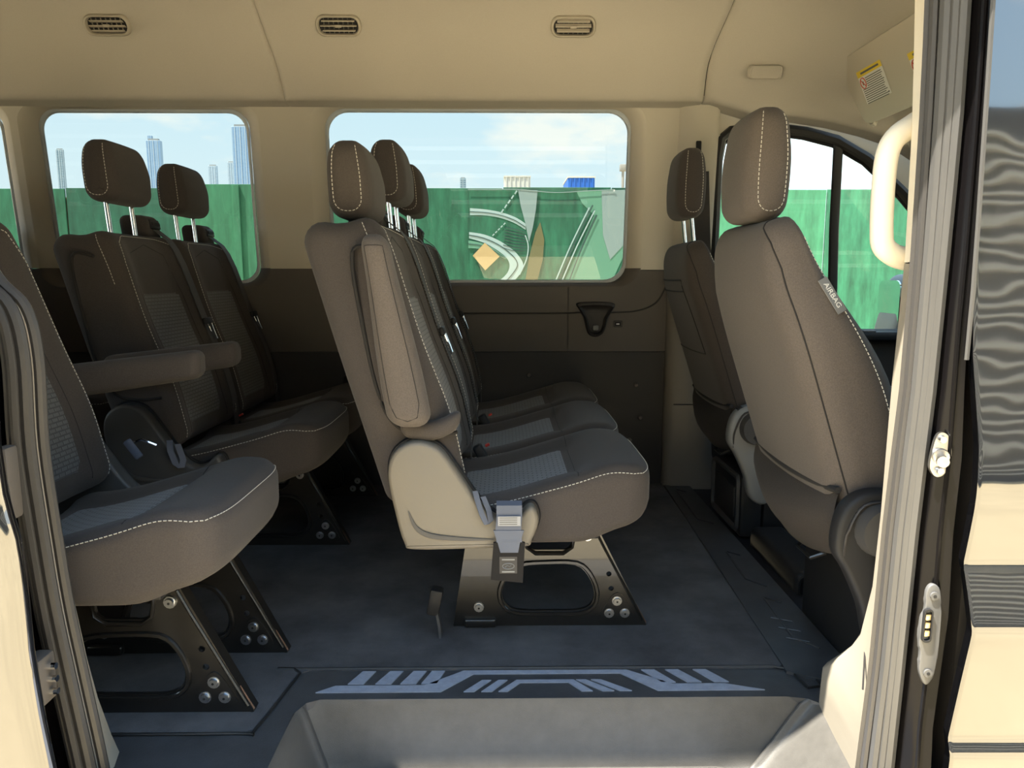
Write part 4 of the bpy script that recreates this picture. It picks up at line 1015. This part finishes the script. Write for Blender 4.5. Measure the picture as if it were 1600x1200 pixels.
def seat_row(name, label, ct, shift, ycs, legs, up=None, down_near=False, down_far=False, near_cover=True, far_cover=False, lowered=(), strap=False, group=None, covermat='cover_dark', belts=True, bdx=0):
    ym = sum(ycs) / len(ycs); rt_ = root(name, (shift + .1, ym, 0), label, ct, group)
    for i, yc in enumerate(ycs):
        L = (-.1, yc - ym, 0)
        LB = (-.1 + bdx, yc - ym, 0)
        b = part('backrest', 'bk', BK.bm, 'fabric', rt_, LB)
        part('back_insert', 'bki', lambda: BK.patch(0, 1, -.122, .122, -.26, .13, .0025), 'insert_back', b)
        hx, hy, hz = BK.h
        part('stitching', 'bks', lambda: st(BK, [(.075, -.185, -.29), (.075, -.185, .20), (.075, -.17, .26), (.075, -.10, .292), (.075, .10, .292), (.075, .17, .26), (.075, .185, .20), (.075, .185, -.29)]), 'thread', b)
        part('stitching', 'bkt', lambda: st(BK, [(.04, -.219, .30), (.045, -.219, .15)]), 'thread', b)
        part('seam', 'bkm', lambda: fpath(BK, [(.075, -.135, -.28), (.075, -.130, .12), (.075, -.105, .235), (.075, 0, .262), (.075, .105, .235), (.075, .130, .12), (.075, .135, -.28)], .0009), 'seam', b)
        c = part('cushion', 'cu', CU.bm, 'fabric', rt_, L)
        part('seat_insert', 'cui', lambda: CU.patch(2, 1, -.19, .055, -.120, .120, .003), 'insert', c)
        z = .085 - .012
        part('stitching', 'cus', lambda: st(CU, [(-.2, -.219, z), (.18, -.219, z), (.205, -.219, z), (.225, -.205, z), (.225, -.19, z), (.225, .19, z), (.225, .205, z), (.205, .219, z), (-.2, .219, z)]), 'thread', c)
        part('seam', 'cum', lambda: fpath(CU, [(.062, -.20, .085), (.062, -.1, .085), (.062, 0, .085), (.062, .1, .085), (.062, .20, .085)], .0009), 'seam', c)
        dz = -.080 if i in lowered else 0
        hL = (-.1 - .314 + bdx + dz * .2, yc - ym, 1.106 + dz)
        h = part('headrest', 'hr', HR.bm, 'fabric', rt_, hL)
        part('stitching', 'hrs', lambda: st(HR, u_side(HR, -1, -.034, .030, -.070, .083)), 'thread', h); part('stitching', 'hrt', lambda: st(HR, u_side(HR, 1, -.034, .030, -.070, .083)), 'thread', h)
        for y in (-.07, .07):
            part('headrest_post', 'hp%g' % y, post_bm(y, 1.04), 'chrome', rt_, (-.1 + bdx + .012, yc - ym, 0))
            part('post_guide', 'hg%g' % y, guide_bm(y), 'black_plastic', rt_, (-.1 + bdx + .012, yc - ym, 0))
        if belts:
            g = part('belt_housing', 'hsg', HSG.bm, 'fabric', rt_, LB)
            part('belt_bezel', 'bez', bez_bm, 'black_plastic', g); part('belt_slot', 'slt', slot_bm, 'dark_void', g, smooth=None)
            bl = part('seat_belt', 'belt', belt_bm, 'belt', rt_, LB)
            t = part('belt_tongue', 'tng', tongue_bm, 'black_plastic', bl); part('tongue_plate', 'tnm', tongue_metal, 'chrome', bl)
            if i < len(ycs) - 1 or len(ycs) == 1:
                k = part('buckle', 'bkl', buckle_bm, 'black_plastic', rt_, L); part('release_button', 'bkb', buckle_btn, 'red_button', k)
    y0, y1 = ycs[0] - ym, ycs[-1] - ym
    L0, L1 = (-.1, y0, 0), (-.1, y1, 0)
    if near_cover:
        q = part('side_cover', 'cov' + covermat, lambda: prism_y(COVER, -.219, -.262, .009), covermat, rt_, L0, 50)
        part('cover_groove', 'covg', lambda: (lambda b: (tube(b, cat([(-.195, -.2635, .345), (-.18, -.2635, .31), (-.15, -.2635, .292), (-.09, -.2635, .285), (-.02, -.2635, .283)], 4), [.001 + .005 * math.sin(PI * k / 16) for k in range(17)], 6, sy=1, sx=.5), b)[1])(BM()), 'cover_dark', q)
        part('cover_edge', 'cove', lambda: (lambda b: (tube(b, [(p.x, -.222, p.y) for p in cat([(a * 1.0, c, 0) for a, c in COVER], 4, True)], .006, 6, closed=True, upv=(0, 1, 0)), b)[1])(BM()), 'black_plastic', q)
    if far_cover:
        part('side_cover', 'covf', lambda: prism_y(COVER, .219, .262, .009), covermat, rt_, L1, 50)
    def recess(parent, loc, s):
        part('recess_piping', 'rec%d' % s, lambda: (lambda b: (tube(b, [(p.x, s * .218, p.y) for p in cat([(-.150, .888, 0), (-.245, .872, 0), (-.292, .880, 0), (-.302, .84, 0), (-.285, .72, 0), (-.262, .60, 0), (-.235, .53, 0), (-.195, .500, 0), (-.14, .495, 0), (-.095, .50, 0)][1:], 4)], .0045, 6), b)[1])(BM()), 'seam', parent, loc)
    if up:
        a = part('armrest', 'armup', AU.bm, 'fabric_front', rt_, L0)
        part('seam', 'armups', lambda: fpath(AU, [(-.030, -.036, .17), (-.030, -.036, -.14), (-.02, -.036, -.168), (0, -.036, -.178), (.02, -.036, -.168), (.030, -.036, -.14), (.030, -.036, .17), (-.030, -.036, .17)], .001), 'seam', a)
        recess(rt_, L0, -1)
        part('arm_cup', 'armcup', lambda: Soft(.062, .022, .020, .017, lambda p: Vector((-.150 + p.x, -.226 + p.y, .505 + p.z + .35 * p.x ** 2 / .062 + .12 * p.x)), (5, 3, 3)).bm(), 'fabric', rt_, L0)
    if down_near:
        a = part('armrest', 'armdn', lambda: arm_down(-1).bm(), 'fabric', rt_, L0); recess(rt_, L0, -1)
    if down_far:
        a = part('armrest', 'armdf', lambda: arm_down(1).bm(), 'fabric', rt_, L1)
    for ly in legs: leg(rt_, (-.1, ly - ym, 0))
    yb0, yb1 = min(legs) - ym, max(legs) - ym
    for nm, x, z in (('cross_member', .17, .235), ('cross_member', -.05, .235)):
        bm = BM(); box(bm, (shift + x, ym + (yb0 + yb1) / 2, z), (.05, yb1 - yb0, .04), bev=.005); from_bm(bm, nm, 'black_metal', rt_)
    bm = BM(); box(bm, (shift + .06, ym + (y0 + y1) / 2, .262), (.30, y1 - y0 + .36, .02), bev=.005); from_bm(bm, 'seat_pan', 'black_plastic', rt_)
    if strap:
        X, Y = shift, ycs[0] - .27
        bm = BM(); ribbon(bm, [(X + .012, Y + .01, .362), (X + .012, Y - .004, .358), (X + .012, Y - .009, .335), (X + .010, Y - .010, .31), (X + .012, Y - .012, .285)], (.026, 0, 0), .0035)
        s1 = from_bm(bm, 'release_strap', 'strap', rt_)
        bm = BM(); plate(bm, [(X - .012, .285), (X - .020, .31), (X + .042, .31), (X + .034, .285), (X + .030, .263), (X - .006, .263)], (), -.004, axis='Y', at=Y - .011); from_bm(bm, 'strap_neck', 'strap', s1, 30)
        bm = BM(); box(bm, (X + .012, Y - .0155, .330), (.046, .001, .020)); lb = from_bm(bm, 'strap_label', 'label_grey', s1, None)
        for k in range(4):
            bm = BM(); box(bm, (X + .010, Y - .0163, .3235 + k * .0045), (.036, .0005, .0016)); from_bm(bm, 'label_print', 'print_dark', s1, None)
        bm = BM(); plate(bm, [(X - .020, .283), (X - .012, .285), (X - .006, .266), (X + .030, .266), (X + .036, .285), (X + .044, .283), (X + .040, .197), (X - .026, .204)], (), -.007, axis='Y', at=Y - .006, bev=.001); tg = from_bm(bm, 'pull_tab', 'tab_black', rt_, 30)
        bm = BM(); box(bm, (X + .010, Y - .0134, .236), (.036, .0008, .036)); from_bm(bm, 'tab_panel', 'black_panel', tg, None)
        bm = BM(); tube(bm, [(X + .010 + .012 * math.cos(a), Y - .0142, .234 + .006 * math.sin(a)) for a in [2 * PI * k / 16 for k in range(16)]], .0009, 4, closed=True, upv=(0, 1, 0)); from_bm(bm, 'tab_oval', 'grey_plastic', tg)
        bm = BM(); tube(bm, [(X + .004, Y - .0142, .232), (X + .008, Y - .0142, .236), (X + .012, Y - .0142, .233), (X + .016, Y - .0142, .236)], .0008, 4); from_bm(bm, 'tab_script', 'grey_plastic', tg)
        for z in (.248, .222):
            bm = BM(); box(bm, (X + .010, Y - .0142, z), (.026, .0006, .003)); from_bm(bm, 'tab_print', 'grey_plastic', tg, None)
        bm = BM(); ribbon(bm, [(X - .058, Y + .012, .385), (X - .052, Y + .002, .365), (X - .044, Y - .002, .340), (X - .034, Y - .001, .318), (X - .026, Y + .004, .324), (X - .030, Y + .010, .345), (X - .042, Y + .016, .372)], (.005, .003, 0), .001); from_bm(bm, 'loop_strap', 'strap', rt_)
    return rt_
b2 = seat_row('bench_seat', 'three-place charcoal cloth bench in the centre with its near armrest folded up', 'seat', 0, [1.72, 2.16, 2.60], [1.65, 2.48], up=True, lowered=(0,), strap=True, covermat='cover_plastic')
bm = BM(); ribbon(bm, [(-.145, 1.60, 0), (-.147, 1.60, .03), (-.152, 1.60, .06)], (0, .016, 0), .003); from_bm(bm, 'floor_strap', 'belt', b2)
bm = BM(); box(bm, (-.157, 1.60, .085), (.030, .034, .062), Matrix.Rotation(.2, 3, 'Y'), .006); from_bm(bm, 'floor_latch', 'black_plastic', b2)
s1 = seat_row('single_seat', 'single charcoal seat at lower left beside the door, bluish patterned cushion', 'seat', -.815, [1.42], [1.307, 1.53], down_far=True, near_cover=True, far_cover=True, belts=False, bdx=.022)
bm = BM(); box(bm, (-.845, 1.652, .43), (.018, .012, .05), Matrix.Rotation(-.6, 3, 'Y'), .004); from_bm(bm, 'belt_anchor', 'strap', s1)
bm = BM(); tube(bm, [(-.86, 1.66, .44), (-.83, 1.665, .45), (-.80, 1.67, .435)], .003, 6); from_bm(bm, 'anchor_wire', 'chrome', s1)
d3 = seat_row('double_seat', 'two-place dark cloth seat of row three with raised headrests by the window', 'seat', -.815, [2.165, 2.60], [2.19, 2.695], down_near=True, bdx=.036)
bm = BM(); ribbon(bm, [(-.875, 1.90, .395), (-.868, 1.885, .37), (-.855, 1.882, .335), (-.842, 1.884, .325), (-.838, 1.89, .345), (-.855, 1.90, .385)], (.007, .003, 0), .001); from_bm(bm, 'loop_strap', 'strap', d3)
seat_row('rear_seat', 'rearmost dark seat at the left edge, only its belted backrest showing', 'seat', -1.63, [2.165, 2.60], [2.19, 2.695], near_cover=False, bdx=.036)

# ------------------------------------------------------------------ front seats
T1 = math.radians(18.5); U1 = Vector((-math.sin(T1), 0, math.cos(T1))); F1 = Vector((math.cos(T1), 0, math.sin(T1)))
def fb_fn(p):
    a, y, h = p; k = (h + .335) / .67
    if a > 0:
        a *= 1.35 - 1.05 * sm(.45, .95, k)
    else:
        a *= 1 - .30 * sm(.8, 1, k); a -= .012 * (1 - (y / .23) ** 2) * sm(.0, .3, k)
    y *= 1 - .20 * sm(.55, 1, k) ** 1.6
    return Vector((.667 + .07, 0, .28)) + U1 * (h + .335) * 1.022 + F1 * a + Vector((0, y, 0))
FB = Soft(.07, .232, .335, .055, fb_fn, (4, 12, 16))
def fh_fn(p):
    x, y, z = p; k = (z + .108) / .216
    x *= 1.0 - .22 * sm(.5, 1, k) - .10 * sm(.4, 0, k); y *= 1 - .10 * sm(.55, 1, k)
    if x < 0: x -= .008 * (1 - (y / .10) ** 2)
    return Vector((x + .02 * z, y, z))
FH = Soft(.045, .100, .108, .038, fh_fn, (4, 8, 7))
FC = Soft(.26, .245, .08, .045, lambda p: Vector((.96 + p.x, p.y, .37 + p.z + .02 * sm(0, .26, p.x))), (8, 8, 3))
def front_seat(name, label, x0, yc, fm, dz, tagged):
    r = root(name, (x0 + .9, yc, 0), label, 'seat'); L = (-.9, 0, 0)
    kf = fm
    b = part('backrest', 'fb' + kf, FB.bm, fm, r, L)
    ys = -.222
    part('stitching', 'fbs', lambda: st(FB, [(.052, -.232, -.30), (.052, -.232, .0), (.052, -.232, .22), (.05, -.232, .30)]), 'thread', b)
    part('seam', 'fbm', lambda: fpath(FB, [(-.055, -.232, -.31), (-.055, -.232, 0), (-.055, -.232, .25), (-.055, -.21, .30), (-.05, -.17, .335), (0, -.14, .335), (.06, -.12, .335)], .0016), 'seam', b)
    part('cushion', 'fc' + kf, FC.bm, fm, r, L)
    h = part('headrest', 'fh' + kf, FH.bm, fm, r, (-.9 + .514, 0, 1.030 + dz))
    part('stitching', 'fhs', lambda: st(FH, u_side(FH, -1, -.027, .031, -.094, .108, .028)), 'thread', h); part('stitching', 'fht', lambda: st(FH, u_side(FH, 1, -.027, .031, -.094, .108, .028)), 'thread', h)
    for y in (-.055, .055):
        def pf(y=y): bb = BM(); cyl(bb, (.533, y, .90), (.513, y, .98 + dz), .0065, 12); return bb
        po = part('headrest_post', 'fp%g%g' % (y, dz), pf, 'chrome', r, L)
        part('post_guide', 'fg%g' % y, (lambda y=y: (lambda bb: (cyl(bb, (.532, y, .912), (.529, y, .932), .012, 12), bb)[1])(BM())), 'black_plastic', r, L)
    # hanging map pocket
    def pk():
        bb = BM(); rows = []
        for i in range(9):
            t = i / 8; row = []
            for k in range(13):
                s = k / 12; y = .222 - .444 * s
                sag = math.sin(PI * s)
                x = .622 - .020 * math.sin(PI * min(1, t * 1.1)) - .035 * sag * math.sin(PI * t * .85) + .035 * t
                z = .425 - .010 * sag - t * (.135 + .03 * sag) + .02 * (s - .5) * t
                row.append(Vector((x, y, z)))
            rows.append(row)
        loft(bb, rows)
        g = bmesh.ops.solidify(bb, geom=bb.faces[:], thickness=.006); return bb
    q = part('map_pocket', 'pk' + kf, pk, fm, r, L)
    part('pocket_hem', 'ph', lambda: (lambda bb: (tube(bb, [(.620 - .012 * math.sin(PI * s), .222 - .444 * s, .428 - .010 * math.sin(PI * s)) for s in [k / 12 for k in range(13)]], .007, 6), bb)[1])(BM()), 'seam', q)
    # pedestal and rails
    bm = BM(); box(bm, (x0 + .97, yc, .12), (.46, .40, .30), bev=.02); from_bm(bm, 'pedestal', 'black_plastic', r)
    for y in (-.19, .19):
        bm = BM(); box(bm, (x0 + .93, yc + y, .27), (.46, .04, .03), bev=.004); from_bm(bm, 'slide_rail', 'black_metal', r)
    bm = BM(); tube(bm, [(x0 + .66, yc - .10, .26), (x0 + .635, yc - .09, .245), (x0 + .635, yc - .02, .245), (x0 + .66, yc - .01, .26)], .004, 6); from_bm(bm, 'wire_loop', 'black_metal', r)
    o = [(.600, .330), (.607, .395), (.635, .430), (.680, .440), (.730, .425), (.755, .36), (.75, .18), (.72, .13), (.675, .15), (.655, .22), (.625, .285)]
    mt = 'black_plastic' if tagged else 'grey_plastic'
    cv = part('side_cover', 'fcov' + mt, lambda: prism_y(o, -.232, -.272, .010), mt, r, L, 50)
    part('recline_wheel', 'fwh', lambda: (lambda bb: (cyl(bb, (.682, -.27, .37), (.682, -.298, .37), .052, 24, .046), bb)[1])(BM()), 'cover_dark', r, L)
    part('cover_piping', 'fcp', lambda: (lambda bb: (tube(bb, cat([(.616, -.268, .31), (.617, -.274, .36), (.645, -.274, .415), (.70, -.274, .42)], 5), .003, 6), bb)[1])(BM()), 'black_panel', cv)
    return r
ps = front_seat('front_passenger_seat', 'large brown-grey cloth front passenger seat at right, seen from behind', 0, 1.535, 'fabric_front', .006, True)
ds = front_seat('front_driver_seat', 'dark cloth driver seat on the far side with a raised headrest', .078, 2.43, 'fabric', .080, False)
# airbag tag on the passenger backrest edge
ta = FB.at((.052, -.232, .215), .002) + Vector((0, 1.535, 0)); tb = FB.at((.052, -.232, .150), .002) + Vector((0, 1.535, 0))
ax = (tb - ta).normalized(); out = Vector((.0, -1, 0)); bx_ = Vector((-.95, -.3, -.28)); bx_ = (bx_ - ax * bx_.dot(ax)).normalized()
bm = BM(); q = [ta, tb, tb + bx_ * .020, ta + bx_ * .020]; q = [p + Vector((0, -.006, 0)) for p in q]
nn = ax.cross(bx_).normalized(); nn = nn if nn.y < 0 else -nn
V = loft(bm, [[p for p in q], [p + nn * .0015 for p in q]], closed_row=True); bm.faces.new(V[0]); bm.faces.new(V[1]); tg = from_bm(bm, 'airbag_tag', 'grey_plastic', ps, None)
xa = ax; ya = -bx_
if xa.cross(ya).dot(nn) < 0: ya = bx_
cN = (q[0] + q[2]) / 2 + nn * .0018
ya = nn.cross(xa)
mw = Matrix((( xa.x, ya.x, nn.x, cN.x), (xa.y, ya.y, nn.y, cN.y), (xa.z, ya.z, nn.z, cN.z), (0, 0, 0, 1)))
text_obj('airbag_lettering', 'AIRBAG', .0145, 'label_white', tg, mw)
# driver backrest leather pocket, recline knob, seat belt on the far pillar
bm = BM(); FBp = [(-.07, .20, .25), (-.07, .02, .25)]
for h in (.235, .20): tube(bm, [p + Vector((.078, 2.43, 0)) for p in FB.path([(-.07, .19, h), (-.07, -.12, h)], .02, .001)], .0022, 5)
tube(bm, [p + Vector((.078, 2.43, 0)) for p in FB.path([(-.07, -.12, .235), (-.07, -.15, .0), (-.07, .19, .0)], .02, .001)], .0015, 5)
from_bm(bm, 'pocket_seam', 'seam', ds)
bm = BM(); cyl(bm, (.72, 2.19, .415), (.72, 2.165, .415), .018, 14); from_bm(bm, 'recline_knob', 'chrome', ds)
bl = root('driver_seat_belt', (.72, 2.78, .4), 'black driver seat belt hanging down the far pillar', 'seat belt')
bm = BM(); ribbon(bm, [(.722, WY(1.20) - .045, 1.20), (.715, 2.72, 1.08), (.72, 2.71, .95), (.735, 2.71, .8), (.75, 2.72, .55), (.76, 2.77, .35)], (.03, -.012, 0), .001); from_bm(bm, 'webbing', 'belt', bl)
bm = BM(); box(bm, (.722, WY(1.21) - .035, 1.205), (.045, .02, .035), bev=.006); from_bm(bm, 'pillar_loop', 'black_plastic', bl)
bm = BM(); box(bm, (.715, WY(1.28) - .033, 1.28), (.02, .01, .06), bev=.004); from_bm(bm, 'height_adjuster', 'black_plastic', bl)
# heater duct and bracket on the cab floor
hd = root('floor_duct', (.84, 2.0, -.03), 'black plastic heater duct lying on the cab floor behind the front seats', 'duct')
sf = Soft(.055, .19, .04, .022, lambda p: Vector((.825 + p.x, 2.02 + p.y, .01 + p.z)), (4, 8, 3)); from_bm(sf.bm(), 'duct_body', 'black_plastic', hd)
bm = BM(); tube(bm, [(p[0], 1.826, p[1]) for p in rrect(.775, .875, -.025, .042, .02)], .006, 6, closed=True, upv=(0, 1, 0)); from_bm(bm, 'duct_mouth', 'black_plastic', hd)
bm = BM(); bm.faces.new([bm.verts.new((p[0], 1.8275, p[1])) for p in rrect(.775, .875, -.025, .042, .02)]); from_bm(bm, 'duct_opening', 'dark_void', hd, None)
br = root('seat_box', (.78, 2.38, 0), 'grey-framed black box beneath the driver seat', 'box')
bm = BM(); box(bm, (.782, 2.38, .10), (.07, .30, .20), bev=.012); from_bm(bm, 'body', 'black_plastic', br)
bm = BM(); tube(bm, [(.746, p[0], p[1]) for p in rrect(2.25, 2.52, .02, .19, .02)], .010, 6, closed=True, upv=(1, 0, 0)); from_bm(bm, 'frame', 'cover_dark', br)
bm = BM(); box(bm, (.745, 2.385, .10), (.006, .20, .10), bev=.002); from_bm(bm, 'lid', 'black_panel', br)
